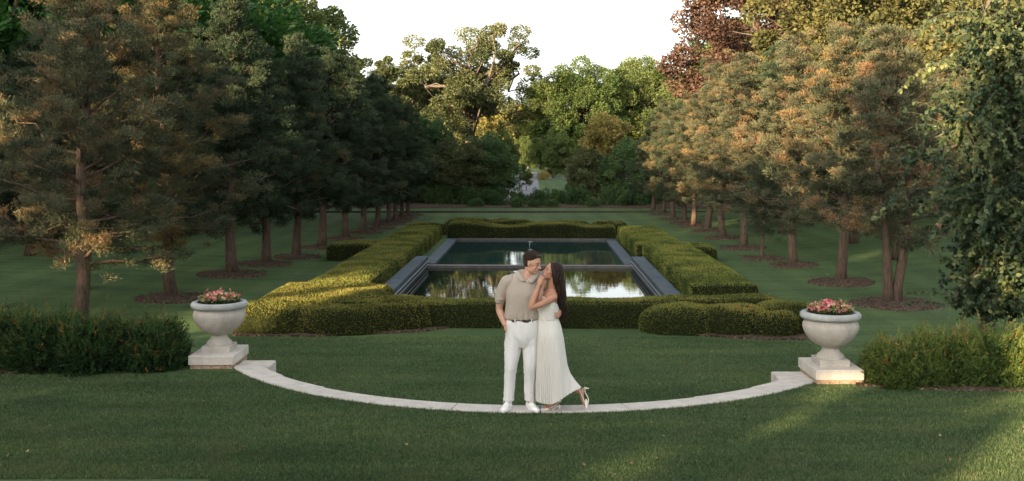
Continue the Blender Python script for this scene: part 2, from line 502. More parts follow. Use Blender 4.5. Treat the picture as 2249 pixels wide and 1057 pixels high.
def arc_wall():
    g = Geo()
    aL = math.atan2(14.28 - ARC_C[1], -3.86 - ARC_C[0]) % (2 * PI)
    aR = math.atan2(13.46 - ARC_C[1], 3.86 - ARC_C[0]) % (2 * PI)
    nst = 9
    cuts = np.linspace(aL, aR, nst + 1)
    for s in range(nst):
        wi = .36 if s in (0, nst - 1) else (.33 if s in (1, nst - 2) else .30)
        t = np.linspace(cuts[s] + .0012, cuts[s + 1] - .0012, 10)
        ro, ri = ARC_R, ARC_R - wi
        zt = .022; bv = .012
        prof = [(ro, -.5), (ro, zt - bv), (ro - bv, zt), (ri + bv, zt), (ri, zt - bv), (ri, -.5)]
        V = [(ARC_C[0] + r * math.cos(a), ARC_C[1] + r * math.sin(a), z) for a in t for r, z in prof]
        k = 6; Q = []
        for i in range(9):
            for j in range(k - 1):
                Q.append((i * k + j, i * k + j + 1, (i + 1) * k + j + 1, (i + 1) * k + j))
        n0 = g.n; g.add(V, Q)
        g.F.append((np.arange(k)[::-1].reshape(1, -1) + n0, 0, np.array([.5]), False))
        g.F.append((np.arange(9 * k, 10 * k).reshape(1, -1) + n0, 0, np.array([.5]), False))
    add_box(g, -3.765, -3.30, 14.25, 14.66, -.5, .019, bev=.012)
    add_box(g, 3.44, 3.86, 13.55, 13.92, -.5, .019, bev=.012)
    return g.build('garden_wall', M['stone'])
tag(arc_wall(), 'low pale limestone wall sweeping in an arc between the two urns', 'wall')

# ---------------------------------------------------------------- urns
urn_prof = [(0.175, .262), (.175, .285), (.168, .300), (.158, .312), (.135, .330), (.112, .360), (.103, .385), (.108, .398), (.118, .402),
            (.125, .412), (.19, .440), (.255, .485), (.305, .545), (.340, .610), (.356, .665), (.352, .705), (.336, .735), (.326, .752), (.324, .768)]
rim_prof = [(.324, .766), (.350, .768), (.374, .782), (.386, .805), (.384, .832), (.368, .853), (.340, .862), (.312, .858), (.296, .845), (.290, .82), (.29, .79)]
M['soil'] = simple_mat('dark_soil', (.025, .018, .013), .95, .1, 30, .4, .8, 60, .02)
M['brick'] = simple_mat('old_footing_stone', (.36, .25, .17), .95, .1, 25, .5, .6, 60, .01)
def urn(cx, cy, py, label, plabel):
    p = empty('urn_pedestal', (cx, py, 0), 0, plabel, 'pedestal', 'stone pedestals at the ends of the arc wall')
    g = Geo(); add_box(g, -.29, .29, -.40, .40, -.5, .178, bev=.0) if False else None
    add_box(g, -.305, .305, -.42, .42, .058, .180, bev=.008)
    g.build('cap', M['stone'], p)
    g = Geo(); add_box(g, -.285, .285, -.395, .395, -.45, .057)
    g.build('footing', M['brick'], p)
    e = empty('stone_urn', (cx, cy, 0), 0, label, 'urn', 'limestone urns planted with pink flowers')
    g = Geo(); add_box(g, -.195, .195, -.195, .195, .181, .262, bev=.006); g.build('plinth', M['stone_urn'], e)
    g = Geo(); add_lathe(g, urn_prof, k=64); g.build('bowl', M['stone_urn'], e)
    g = Geo(); add_lathe(g, rim_prof, k=64); g.build('rim', M['stone_rim'], e)
    g = Geo(); add_lathe(g, [(.305, .81), (.2, .825), (.001, .83)], k=40); g.build('soil', M['soil'], e)
UL = (-4.07, 14.57); UR = (4.145, 13.63)
urn(UL[0], UL[1], 14.56, 'pale stone urn beside the dark shaded yew bushes', 'square stone pedestal beside the dark yew bushes, under the shaded urn')
urn(UR[0], UR[1], 13.64, 'pale stone urn beside the sunlit yellow-green yew bushes', 'sunlit square stone pedestal beside the yellow-green yew bushes')

M['flleaf'] = leaf_mat('bedding_foliage', [(0, (.020, .040, .014)), (.45, (.05, .085, .025)), (.6, (.25, .24, .08)), (1, (.50, .44, .20))], .2, .5, 0)
M['petal'] = leaf_mat('pink_petals', [(0, (.55, .03, .07)), (.4, (.60, .09, .15)), (.7, (.66, .26, .20)), (1, (.72, .52, .34))], .2, .5, 0)
def flowers(cx, cy, seed, label):
    rng = np.random.default_rng(seed)
    e = empty('flower_planting', (cx, cy, .825), 0, label, 'flowers', 'pink bedding flowers in the urns')
    g = Geo(); n = 2600
    a = rng.uniform(0, 2 * PI, n); q = .27 * np.sqrt(rng.uniform(0, 1, n))
    h = .13 * (1 - (q / .30) ** 2 * .45) * rng.uniform(.15, 1.1, n)
    C = np.stack([q * np.cos(a), q * np.sin(a), h], 1)
    D = unit(np.stack([np.cos(a) * .7, np.sin(a) * .7, np.full(n, .6)], 1) + rng.normal(size=(n, 3)) * .5)
    t = np.where(h > .055, rng.uniform(.25, 1, n), rng.uniform(0, .5, n))
    V, Fc = leaf_quads(C, D, rng.uniform(.025, .06, n), rng.uniform(.009, .016, n), rng, .1); g.add(V, Fc, 0, t)
    g.build('foliage', M['flleaf'], e)
    g = Geo(); n = 95
    a = rng.uniform(0, 2 * PI, n); q = .28 * np.sqrt(rng.uniform(0, 1, n)); h = .155 * (1 - (q / .30) ** 2 * .42) + rng.normal(size=n) * .022
    for i in range(n):
        c = np.array([q[i] * math.cos(a[i]), q[i] * math.sin(a[i]), h[i]]); t = rng.uniform(0, 1)
        nrm = unit(np.array([c[0] * 1.5, c[1] * 1.5 - .1, .25]) + rng.normal(size=3) * .12)
        s = unit(np.cross(nrm, [.3, .2, 1])); u = np.cross(nrm, s); k = 6
        D = unit(np.array([s * math.cos(x) + u * math.sin(x) + nrm * .35 for x in np.linspace(0, 2 * PI, k, endpoint=False)]))
        V, Fc = leaf_quads(np.repeat(c[None], k, 0), D, .022 * rng.uniform(.6, 1.4), .013, rng, 0, .6, np.repeat(nrm[None], k, 0)); g.add(V, Fc, 0, t)
    g.build('blossoms', M['petal'], e)
flowers(UL[0], UL[1], 3, 'pink and cream flowers filling the urn beside the dark yew bushes')
flowers(UR[0], UR[1], 8, 'pink and red flowers filling the urn beside the sunlit yew bushes')

# ---------------------------------------------------------------- pool
def slate():
    m, nt = new_mat('blue_slate'); b = NB(nt); v = b.coord()
    f = b.noise(v, 3, 6, .7); br = b.n('ShaderNodeTexBrick'); br.inputs['Scale'].default_value = 1.0
    br.inputs['Color1'].default_value = (1, 1, 1, 1); br.inputs['Color2'].default_value = (.82, .82, .82, 1); br.inputs['Mortar'].default_value = (.35, .35, .35, 1)
    br.inputs['Mortar Size'].default_value = .006; br.inputs['Brick Width'].default_value = 3.0; br.inputs['Row Height'].default_value = 1.1
    b.l(v, br.inputs['Vector'])
    c = b.ramp(f, [(.3, (.032, .046, .056)), (.7, (.075, .100, .116))])
    c = b.mix(1.0, c, br.outputs['Color'], 'MULTIPLY')
    b.surf(c, .75, b.bump(b.noise(v, 50, 3), .25, .006), .2)
    return m
M['slate'] = slate()
M['poolwall'] = simple_mat('dark_pool_lining', (.035, .04, .042), .7, .3, 6, .4, .3, 40, .01)
M['copper'] = simple_mat('weir_stone', (.075, .066, .058), .6, .4, 6, .3, .2, 40, .01)
M['steel'] = simple_mat('dull_steel', (.45, .46, .46), .35, .5, metal=.9)
def ax_box(g, u0, u1, v0, v1, z0, z1, bev=0.0, **k):
    n0 = len(g.V); add_box(g, u0, u1, v0, v1, z0, z1, bev=bev, **k)
    V = g.V[n0]
    for i in range(len(V)):
        x, y = axp(V[i][0], V[i][1]); V[i][0] = x; V[i][1] = y
pool = empty('reflecting_pool', (*axp(0, PVW), -.3), 0, 'rectangular reflecting pool in two levels framed by clipped hedges', 'pool')
def pb(g, name, mat):
    for V in g.V: V -= np.array([*axp(0, PVW), -.3])
    return g.build(name, mat, pool)
ZN, ZF = -.375, -.325
for s in (-1, 1):
    a, b_ = sorted((s * 2.90, s * 3.26)); g = Geo(); ax_box(g, a, b_, 21.1, 29.9, -1.2, -.07, .012); pb(g, 'coping', M['slate'])
    a, b_ = sorted((s * 2.70, s * 3.06)); g = Geo(); ax_box(g, a, b_, 29.902, 38.4, -1.2, -.275, .008); pb(g, 'coping', M['slate'])
    for zz in (-.20, -.30):
        g = Geo(); a, b_ = sorted((s * 2.9, s * 2.875)); ax_box(g, a, b_, 21.2, 29.8, zz, zz + .014); pb(g, 'rail', M['steel'])
g = Geo(); ax_box(g, -2.70, 2.70, 38.0, 38.4, -1.2, -.270, .008); pb(g, 'coping', M['copper'])
g = Geo(); ax_box(g, -3.26, 3.26, 20.9, 21.1, -1.2, -.07, .012); pb(g, 'coping', M['slate'])
g = Geo(); ax_box(g, -2.9, 2.9, 29.55, 29.80, -1.2, -.300, .008); pb(g, 'weir', M['copper'])
g = Geo(); ax_box(g, -2.9, 2.9, 21.1, 38.0, -1.28, -1.21); pb(g, 'basin_floor', M['poolwall'])
def water_mat(name, deep, amp, rough):
    m, nt = new_mat(name); b = NB(nt); v = b.coord()
    n1 = b.noise(b.scaled(v, (.7, 2.4, 1)), 2.2, 3, .5); n2 = b.noise(b.scaled(v, (.8, 2.4, 1)), 7, 2, .5)
    h = b.math('ADD', b.math('MULTIPLY', n1, .75), b.math('MULTIPLY', n2, .12))
    nm = b.bump(h, 1.0, amp)
    p = b.surf(deep, rough, nm, .5)
    p.inputs['IOR'].default_value = 1.333
    return m
M['water_near'] = water_mat('near_water', (.004, .009, .007), .0006, .003)
M['water_far'] = water_mat('far_water', (.010, .034, .036), .0011, .010)
def water(name, u, v0, v1, z, mat, lab):
    g = Geo(); ax_box(g, -u, u, v0, v1, z - .3, z)
    return tag(g.build(name, mat), kind='structure')
water('water', 2.899, 21.101, 29.549, ZN, M['water_near'], '')
water('water', 2.699, 29.801, 37.999, ZF, M['water_far'], '')
nx, ny = axp(.0, 36.0); nx = unp(1163, 36.0)
e = empty('fountain_nozzle', (nx, ny, ZF), 0, 'small metal fountain nozzle standing in the far pool behind the man', 'fountain')
g = Geo(); add_tube(g, [(0, 0, -.1), (0, 0, .03), (.02, 0, .13)], [.012, .011, .008], 8); g.build('pipe', M['steel'], e)
g = Geo(); add_tube(g, [(-.06, 0, .128), (0, 0, .138), (.07, 0, .133), (.12, 0, .135)], [.008, .012, .012, .006], 8); g.build('spray_head', M['steel'], e)

# ---------------------------------------------------------------- grass blades on the near lawns
def grass_blades():
    rng = np.random.default_rng(5)
    n = 760000
    y = 9.3 + (19.0 - 9.3) * rng.uniform(0, 1, n) ** 1.25
    x = (rng.uniform(-.53, .53, n)) * y
    r = np.hypot(x - ARC_C[0], y - ARC_C[1])
    inside = (r < ARC_R - .31)
    edgeR = 13.4 - .0 * x
    upper = (r > ARC_R - .02) & (y < np.where(x < 0, 14.0 + .0 * x, 13.2)) & ~((np.abs(x - UL[0]) < .33) & (np.abs(y - 14.56) < .45)) & ~((np.abs(x - UR[0]) < .33) & (np.abs(y - 13.64) < .45))
    upper &= ~((x < -4.4) & (y > 13.80)) & ~((x > 4.3) & (y > 12.9)) & ~((y < 9.42) & (x < -2.7))
    low = inside & (y < 18.4) | ((y > 14.4) & (np.abs(x) < 5.0) & (y < 18.3) & (r < ARC_R + 1.5) & (y > 15.8))
    low &= y < 18.35 - .03 * np.abs(x)
    # the bed in front of the right hand shrubs
    low &= ~((x > 2.3) & (y > 18.3 - .2 * (x - 2.3)))
    keep = upper | low
    x, y, low = x[keep], y[keep], low[keep]
    z = np.where(low, -.3, 0.0)
    z = np.array([-.3 + mound(a, b_) if l else 0.0 for a, b_, l in zip(x, y, low)]) if False else z
    n = len(x)
    H = rng.uniform(.014, .040, n); az = rng.uniform(0, 2 * PI, n)
    tw = np.stack([np.cos(az), np.sin(az), np.zeros(n)], 1)
    W = rng.uniform(.003, .006, n)[:, None]
    B = np.stack([x, y, z - .002], 1)
    lean = rng.normal(size=(n, 3)) * .5; lean[:, 2] = 1; lean = unit(lean)
    T = B + lean * H[:, None]
    V = np.stack([B - tw * W, B + tw * W, T], 1).reshape(-1, 3)
    g = Geo(); g.add(V, np.arange(3 * n).reshape(n, 3), 0, rng.uniform(0, 1, n))
    return g.build('grass', M['blade'])
def blade_mat():
    m, nt = new_mat('grass_blades'); b = NB(nt); v = b.coord()
    at = b.n('ShaderNodeAttribute', attribute_name='tint')
    col = b.ramp(at.outputs['Fac'], [(0, (.030, .054, .020)), (.5, (.072, .120, .046)), (.9, (.125, .185, .075)), (1, (.25, .24, .14))])
    big = b.noise(v, .35, 4, .6); sv = b.scaled(v, (.25, 1.6, 1)); streak = b.noise(sv, 1.2, 4, .6)
    f2 = b.math('ADD', b.math('MULTIPLY', streak, .6), b.math('MULTIPLY', big, .4))
    tone = b.ramp(f2, [(.36, (.72, .77, .74)), (.5, (1, 1, 1)), (.64, (1.38, 1.22, 1.08))])
    col = b.mix(1.0, col, tone, 'MULTIPLY')
    dry = b.ramp(b.noise(v, 1.3, 5, .7), [(.52, (0, 0, 0)), (.70, (1, 1, 1))])
    col = b.mix(b.math('MULTIPLY', dry, .42), col, (.150, .150, .070))
    lush = b.ramp(b.noise(b.scaled(v, (.6, 1.3, 1)), 2.6, 4, .65), [(.56, (0, 0, 0)), (.70, (1, 1, 1))])
    col = b.mix(b.math('MULTIPLY', lush, .45), col, (.034, .070, .030))
    b.surf(col, .7, None, .2, .25)
    return m
M['blade'] = blade_mat()
tag(grass_blades(), kind='stuff')

# fallen leaves scattered on the lawns
rng = np.random.default_rng(15); n = 420
y = rng.uniform(9.6, 40, n); x = rng.uniform(-.5, .5, n) * y
r = np.hypot(x - ARC_C[0], y - ARC_C[1])
up = (r > ARC_R) & (y < 13.4)
ok = up | ((r < ARC_R - .35) & (y < 18)) | ((np.abs(x) > 5.2) & (y > 17))
x, y, up = x[ok], y[ok], up[ok]; n = len(x)
z = np.array([.022 if u_ else gz(a, b_) + .022 for a, b_, u_ in zip(x, y, up)])
D = rand_dirs(n, rng); D[:, 2] *= .25; D = unit(D); S = rng.normal(size=(n, 3)) * .35; S[:, 2] += 1
V, Fc = leaf_oval(np.stack([x, y, z], 1), D, rng.uniform(.03, .06, n), rng.uniform(.02, .035, n), rng, S)
g = Geo(); g.add(V, Fc, 0, rng.uniform(0, 1, n))
M['fallen'] = leaf_mat('fallen_leaf', [(0, (.10, .06, .03)), (.5, (.22, .15, .06)), (1, (.30, .26, .12))], .1, .7, 0)
tag(g.build('fallen_leaves', M['fallen']), kind='stuff')
# ---------------------------------------------------------------- hedges
def vnoise(P, s, seed=0):
    return np.array([noise.noise(Vector((p[0] * s + seed * 7.3, p[1] * s, p[2] * s))) for p in P])

def hedge_body(u0, u1, v0, v1, h, rnd=.12, lump=.05, ls=.9, seed=0, step=.16, hfun=None):
    """rounded clipped block in axis coordinates as a displaced shell: points and outward normals"""
    nu = max(6, int((u1 - u0) / step)); nv = max(6, int((v1 - v0) / step)); nh = max(4, int(h / step) + 2)
    # profile around: grid on a superellipse-like box; build a top sheet and side skirts as one wrapped grid
    us = np.linspace(0, 1, nu + 1); vs = np.linspace(0, 1, nv + 1)
    def box(a, b_, c):
        return np.array([u0 + (u1 - u0) * a, v0 + (v1 - v0) * b_, h * c])
    P = []; Nn = []; Q = []
    def face(A, B, fn, nrm):
        n0 = len(P)
        for b_ in B:
            for a in A:
                P.append(fn(a, b_)); Nn.append(nrm)
        w_ = len(A)
        for j in range(len(B) - 1):
            for i in range(w_ - 1):
                q = n0 + j * w_ + i
                Q.append((q, q + 1, q + w_ + 1, q + w_))
    hs_ = np.linspace(0, 1, nh + 1)
    face(us, vs, lambda a, b_: box(a, b_, 1), (0, 0, 1))
    face(us, hs_, lambda a, c: box(a, 0, c), (0, -1, 0))
    face(us[::-1], hs_, lambda a, c: box(a, 1, c), (0, 1, 0))
    face(vs, hs_, lambda b_, c: box(1, b_, c), (1, 0, 0))
    face(vs[::-1], hs_, lambda b_, c: box(0, b_, c), (-1, 0, 0))
    P = np.array(P); Nn = np.array(Nn, float); Q = np.array(Q)
    # round the corners
    r = min(rnd, (u1 - u0) / 2.01, (v1 - v0) / 2.01, h / 1.01)
    core = P.copy()
    core[:, 0] = np.clip(core[:, 0], u0 + r, u1 - r); core[:, 1] = np.clip(core[:, 1], v0 + r, v1 - r); core[:, 2] = np.minimum(core[:, 2], h - r)
    dd = P - core; ln = np.linalg.norm(dd, axis=1, keepdims=True)
    N2 = np.where(ln > 1e-6, dd / np.maximum(ln, 1e-6), Nn)
    P = core + N2 * np.minimum(ln, r)
    nz = vnoise(P, ls, seed) + .4 * vnoise(P, ls * 2.7, seed + 5)
    P = P + N2 * (nz * lump)[:, None]
    if hfun is not None:
        for i in range(len(P)):
            P[i, 2] *= hfun(P[i, 0], P[i, 1])
    P[:, 0], P[:, 1] = -0.22 + AX * P[:, 1] + P[:, 0], P[:, 1] - AX * P[:, 0]
    P[:, 2] += -.3
    return P, Q, N2

def sample_faces(P, Q, n, rng):
    A, B, C, D = P[Q[:, 0]], P[Q[:, 1]], P[Q[:, 2]], P[Q[:, 3]]
    cr = np.cross(C - A, D - B); ar = np.linalg.norm(cr, axis=1) / 2
    idx = rng.choice(len(Q), n, p=ar / ar.sum())
    s = rng.uniform(0, 1, (n, 1)); t = rng.uniform(0, 1, (n, 1))
    pt = (A[idx] * (1 - s) + B[idx] * s) * (1 - t) + (D[idx] * (1 - s) + C[idx] * s) * t
    return pt, unit(cr[idx]), ar.sum()

def hedge(name, label, cat, bodies, dens, mat, group=None, leaf=(.03, .06), wid=.020, seed=0, shag=.75, tfun=None):
    rng = np.random.default_rng(seed + 100)
    g = Geo()
    for P, Q, N in bodies:
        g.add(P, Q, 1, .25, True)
        _, _, area = sample_faces(P, Q, 4, rng)
        n = int(area * dens)
        pt, nn, _ = sample_faces(P, Q, n, rng)
        nn = np.where((nn[:, 2:3] < -.5), -nn, nn)
        D = unit(nn + rng.normal(size=(n, 3)) * shag + np.array([0, 0, .25]))
        L = rng.uniform(leaf[0], leaf[1], n)
        t = .5 + .5 * vnoise(pt[:], 1.3, seed) + rng.normal(size=n) * .19 + np.where(nn[:, 2] > .6, .06, -.04)
        if tfun is not None: t = t + tfun(pt)
        V, Fc = leaf_quads(pt - nn * .02, D, L, wid, rng)
        g.add(V, Fc, 0, np.clip(t, 0, 1))
    o = g.build(name, [M[mat], M['hedgecore']])
    tag(o, label, cat, group)
    return o
M['hedgecore'] = simple_mat('hedge_shaded_core', (.014, .018, .007), .95, .05, 20, .4, .8, 50, .03)  # core darkened to stand for the shade in the gaps between leaves

def side_h(u, v): return 1.0 + .06 * math.sin(v * .5)
HG = 'clipped yew hedges framing the pool'
hedge('hedge', 'long flat-topped clipped hedge along the left side of the pool', 'hedge',
      [hedge_body(-4.62, -3.30, 21.4, 38.6, .50, .10, .030, .45, 1)], 2600, 'hedge', HG, seed=1)
hedge('hedge', 'long flat-topped clipped hedge along the right side of the pool', 'hedge',
      [hedge_body(3.34, 4.72, 21.3, 31.3, .53, .10, .030, .45, 2), hedge_body(3.16, 4.62, 31.0, 38.6, .48, .10, .030, .45, 3)], 2600, 'hedge', HG, seed=2)
hedge('hedge', 'low clipped hedge across the far end of the pool with a wavy top', 'hedge',
      [hedge_body(-3.1, 3.1, 38.55, 39.9, .50, .14, .07, .8, 4, hfun=lambda u, v: 1.0 + .12 * math.sin(u * 1.9))], 2600, 'hedge', HG, seed=3)
hedge('hedge', 'low clipped hedge directly behind the couple, across the near pool end', 'hedge',
      [hedge_body(-2.6, 2.8, 19.15, 20.15, .46, .13, .05, .9, 5)], 4200, 'hedge', HG, seed=4, leaf=(.026, .055), wid=.017)
hedge('hedge', 'narrow straight clipped hedge standing behind the rounded shrubs on the right', 'hedge',
      [hedge_body(2.6, 4.75, 19.65, 20.4, .47, .13, .04, .9, 6)], 3800, 'hedge', HG, seed=5, leaf=(.026, .055), wid=.017)
for u, v, w_, l_, s, lab in ((-5.25, 30.6, .75, 1.5, 11, 'short clipped hedge stub projecting from the left pool hedge towards the trees'),
                             (4.95, 30.2, .5, 1.3, 12, 'short clipped hedge stub projecting from the right pool hedge towards the trees')):
    hedge('hedge', lab, 'hedge', [hedge_body(u - w_, u + w_, v, v + l_, .48, .14, .06, 1.1, s)], 2400, 'hedge', 'short hedge stubs beside the pool hedges', seed=s)
hedge('hedge', 'broad golden clipped hedge mass at the near left corner of the pool', 'hedge',
      [hedge_body(-5.05, -2.75, 19.0, 21.9, .51, .22, .06, .8, 31)], 3800, 'hedge_gold', HG, seed=31, leaf=(.03, .062), wid=.019, shag=.85)
# rounded cloud clipped shrubs
SG = 'rounded clipped shrubs at the corners of the pool'
cl = [  # x, y, rx, ry, h, label, mat, seed
    (-4.35, 19.2, .85, .80, .46, 'rounded golden clipped shrub next to the left urn', 'hedge_gold', 21),
    (-3.15, 18.95, .90, .60, .44, 'low rounded golden shrub in front, right of the shrub by the left urn', 'hedge_gold', 24),
    (-2.2, 19.35, .75, .60, .50, 'rounded shrub at the left end of the front hedge', 'hedge_gold', 251),
    (3.05, 18.95, .74, .6, .44, 'rounded shrub at the right end of the front hedge, leftmost right-hand mound', 'hedge', 26),
    (3.95, 18.9, .70, .6, .45, 'rounded shrub in the middle of the right-hand mounds beside the front hedge', 'hedge', 27),
    (4.62, 18.75, .55, .6, .38, 'low rounded shrub second from the right urn, over the mulch bed', 'hedge', 28),
    (5.0, 19.1, .62, .65, .47, 'rounded rusty-topped shrub nearest the right urn', 'hedge', 29)]
def dome(cx, cy, rx, ry, h, seed, nu=34, nv=12, lump=.07, z0=-.3):
    P = []
    for j in range(nv + 1):
        ph = j / nv * PI / 2
        for i in range(nu):
            th = 2 * PI * i / nu
            rr = math.cos(ph) ** .42; zz = math.sin(ph) ** .62
            P.append((cx + rx * rr * math.cos(th), cy + ry * rr * math.sin(th), z0 + h * zz))
    P = np.array(P); c = np.array([cx, cy, z0 + h * .3])
    N = unit(P - c)
    P = P + N * (vnoise(P, 1.9, seed) * lump + vnoise(P, 5, seed) * lump * .5)[:, None]
    Q = [(j * nu + i, j * nu + (i + 1) % nu, (j + 1) * nu + (i + 1) % nu, (j + 1) * nu + i) for j in range(nv) for i in range(nu)]
    return P, np.array(Q), N
for x, y, rx, ry, h, lab, mt, s in cl:
    hedge('clipped_shrub', lab, 'shrub', [dome(x, y, rx, ry, h, s)], 4200, mt, SG, seed=s, leaf=(.03, .065), wid=.019, shag=.85)
for i, (px, w_, v, h, lab) in enumerate(((1030, 1.0, 40.9, .60, 'low mound of clipped shrub behind the far hedge, leftmost of four'),
                          (1120, 1.0, 40.7, .58, 'low mound of clipped shrub behind the far hedge, second from the left'),
                          (1245, .95, 40.6, .52, 'low mound of clipped shrub behind the far hedge, third from the left'),
                          (1338, .75, 40.8, .50, 'low mound of clipped shrub behind the far hedge, at its right corner'),
                          (935, .8, 40.4, .46, 'low mound of clipped shrub behind the left corner of the far hedge'))):
    hedge('clipped_shrub', lab, 'shrub', [dome(unp(px, v), v, w_, .7, h, 40 + i)], 1800, 'hedge', 'mounds behind the far hedge', seed=40 + i, leaf=(.03, .06), wid=.022)

# ---------------------------------------------------------------- loose yew bushes by the urns
def yew_mesh(seed, rx, ry, h, nshoot):
    rng = np.random.default_rng(seed)
    g = Geo()
    # shoots start inside and end at the outline, tips nodding outwards
    a = rng.uniform(0, 2 * PI, nshoot); ph = np.arcsin(rng.uniform(0.0, 1, nshoot) ** .8)
    lob = 1 + .16 * np.sin(3 * a + seed) + .10 * np.sin(5 * a + 2 * seed)
    E = np.stack([rx * np.cos(a) * np.cos(ph) ** .6 * lob, ry * np.sin(a) * np.cos(ph) ** .6 * lob, h * np.sin(ph) ** .85], 1)
    E *= rng.uniform(.62, 1.06, nshoot)[:, None]
    E[:, 2] *= 1 + .14 * rng.normal(size=nshoot) * (E[:, 2] / h)
    out = unit(E * np.array([1, 1, .6]) + rng.normal(size=(nshoot, 3)) * .22)
    out[:, 2] += rng.uniform(.25, .8, nshoot); out = unit(out)
    L = rng.uniform(.12, .24, nshoot)
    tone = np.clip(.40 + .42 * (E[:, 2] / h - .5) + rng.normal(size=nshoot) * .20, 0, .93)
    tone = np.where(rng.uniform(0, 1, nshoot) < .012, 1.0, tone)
    nn = 12
    tall = rng.uniform(0, 1, nshoot) < .06; E[tall & (E[:, 2] > h * .6), 2] += .12; L = np.where(tall, L * 1.5, L)
    Cs, Ds, Ts, Ls = [], [], [], []
    side = unit(np.cross(out, rng.normal(size=(nshoot, 3))))
    for k in range(nn):
        f = k / (nn - 1)
        base = E - out * L[:, None] * (1 - f) + np.array([0, 0, -.05]) * (f * f) * L[:, None] * 4 * 0
        sgn = 1 if k % 2 else -1
        D = unit(out * .9 + side * sgn * (.9 - .5 * f) + rng.normal(size=(nshoot, 3)) * .15)
        Cs.append(base); Ds.append(D); Ts.append(tone + .08 * f); Ls.append(np.full(nshoot, .055 - .022 * f))
    C = np.concatenate(Cs); D = np.concatenate(Ds); T = np.concatenate(Ts); Ln = np.concatenate(Ls)
    V, Fc = leaf_quads(C, D, Ln, Ln * .34, rng)
    V[:, 2] = np.maximum(V[:, 2], .005)
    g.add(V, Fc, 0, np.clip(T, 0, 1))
    # inner leaves, tinted darker to stand for the shade inside the bush
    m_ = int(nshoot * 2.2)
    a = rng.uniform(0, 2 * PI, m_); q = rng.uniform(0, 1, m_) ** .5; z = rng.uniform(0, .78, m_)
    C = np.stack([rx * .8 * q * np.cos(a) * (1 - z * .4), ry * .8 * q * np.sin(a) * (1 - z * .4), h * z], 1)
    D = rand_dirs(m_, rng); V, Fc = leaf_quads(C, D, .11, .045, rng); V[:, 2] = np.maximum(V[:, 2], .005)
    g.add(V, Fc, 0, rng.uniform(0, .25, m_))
    return g
def stems_mesh(seed, rx, ry, h):
    rng = np.random.default_rng(seed + 1); g = Geo()
    for i in range(14):
        a = rng.uniform(0, 2 * PI); e = np.array([rx * .7 * math.cos(a), ry * .7 * math.sin(a), h * rng.uniform(.5, .85)])
        add_tube(g, [(0.1 * math.cos(a), .1 * math.sin(a), -.02), e * np.array([.5, .5, .35]), e], [.018, .013, .006], 5)
    return g
def yew_bush(x, y, z, rx, ry, h, seed, mat, label, group, n=2600):
    e = empty('yew_bush', (x, y, z), 0, label, 'bush', group)
    yew_mesh(seed, rx, ry, h, n).build('foliage', M[mat], e)
    stems_mesh(seed, rx, ry, h).build('stem', M['bark'], e)
GL = 'loose dark yew bushes left of the left urn'; GR = 'loose sunlit yew bushes right of the right urn'
for x, y, rx, ry, h, s, lab in (
        (-4.98, 14.35, .62, .55, .66, 61, 'dark spreading yew bush touching the left urn pedestal'),
        (-5.72, 14.25, .62, .60, .70, 62, 'dark yew bush second from the left urn'),
        (-6.42, 14.35, .60, .60, .72, 63, 'dark yew bush third from the left urn, in front of the low-branched juniper'),
        (-7.10, 14.45, .62, .60, .74, 64, 'dark yew bush with lighter shoots at the left edge of the picture'),
        (-7.85, 14.4, .65, .6, .72, 65, 'dark yew bush cut off by the left edge of the picture')):
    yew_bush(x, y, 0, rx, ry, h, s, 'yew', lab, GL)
for x, y, rx, ry, h, s, lab in (
        (4.93, 13.35, .52, .50, .52, 71, 'green yew bush touching the right urn pedestal'),
        (5.50, 13.45, .55, .55, .63, 72, 'yellow-green feathery yew bush second from the right urn'),
        (6.15, 13.40, .58, .58, .64, 73, 'bright yellow-green yew bush below the weeping beech'),
        (6.85, 13.45, .62, .6, .64, 74, 'yellow-green yew bush at the right edge of the picture')):
    yew_bush(x, y, 0, rx, ry, h, s, 'yew_sunlit', lab, GR)

# ---------------------------------------------------------------- junipers
def spray_cloud(C0, O0, rng, per, rad, L, W, tone, flat=.7):
    """leaf sprays: around each centre C0 with outward direction O0"""
    n = len(C0)
    C = np.repeat(C0, per, 0); O = np.repeat(O0, per, 0)
    off = rng.normal(size=(n * per, 3)) * rad * .55; off[:, 2] *= flat
    D = unit(O * .7 + unit(off + 1e-6) * .7 + rng.normal(size=(n * per, 3)) * .35 + np.array([0, 0, .22]))
    C = C + off
    t = np.repeat(tone, per) + rng.normal(size=n * per) * .10
    V, Fc = leaf_quads(C, D, rng.uniform(L * .6, L * 1.3, n * per), W, rng)
    return V, Fc, np.clip(t, 0, 1)

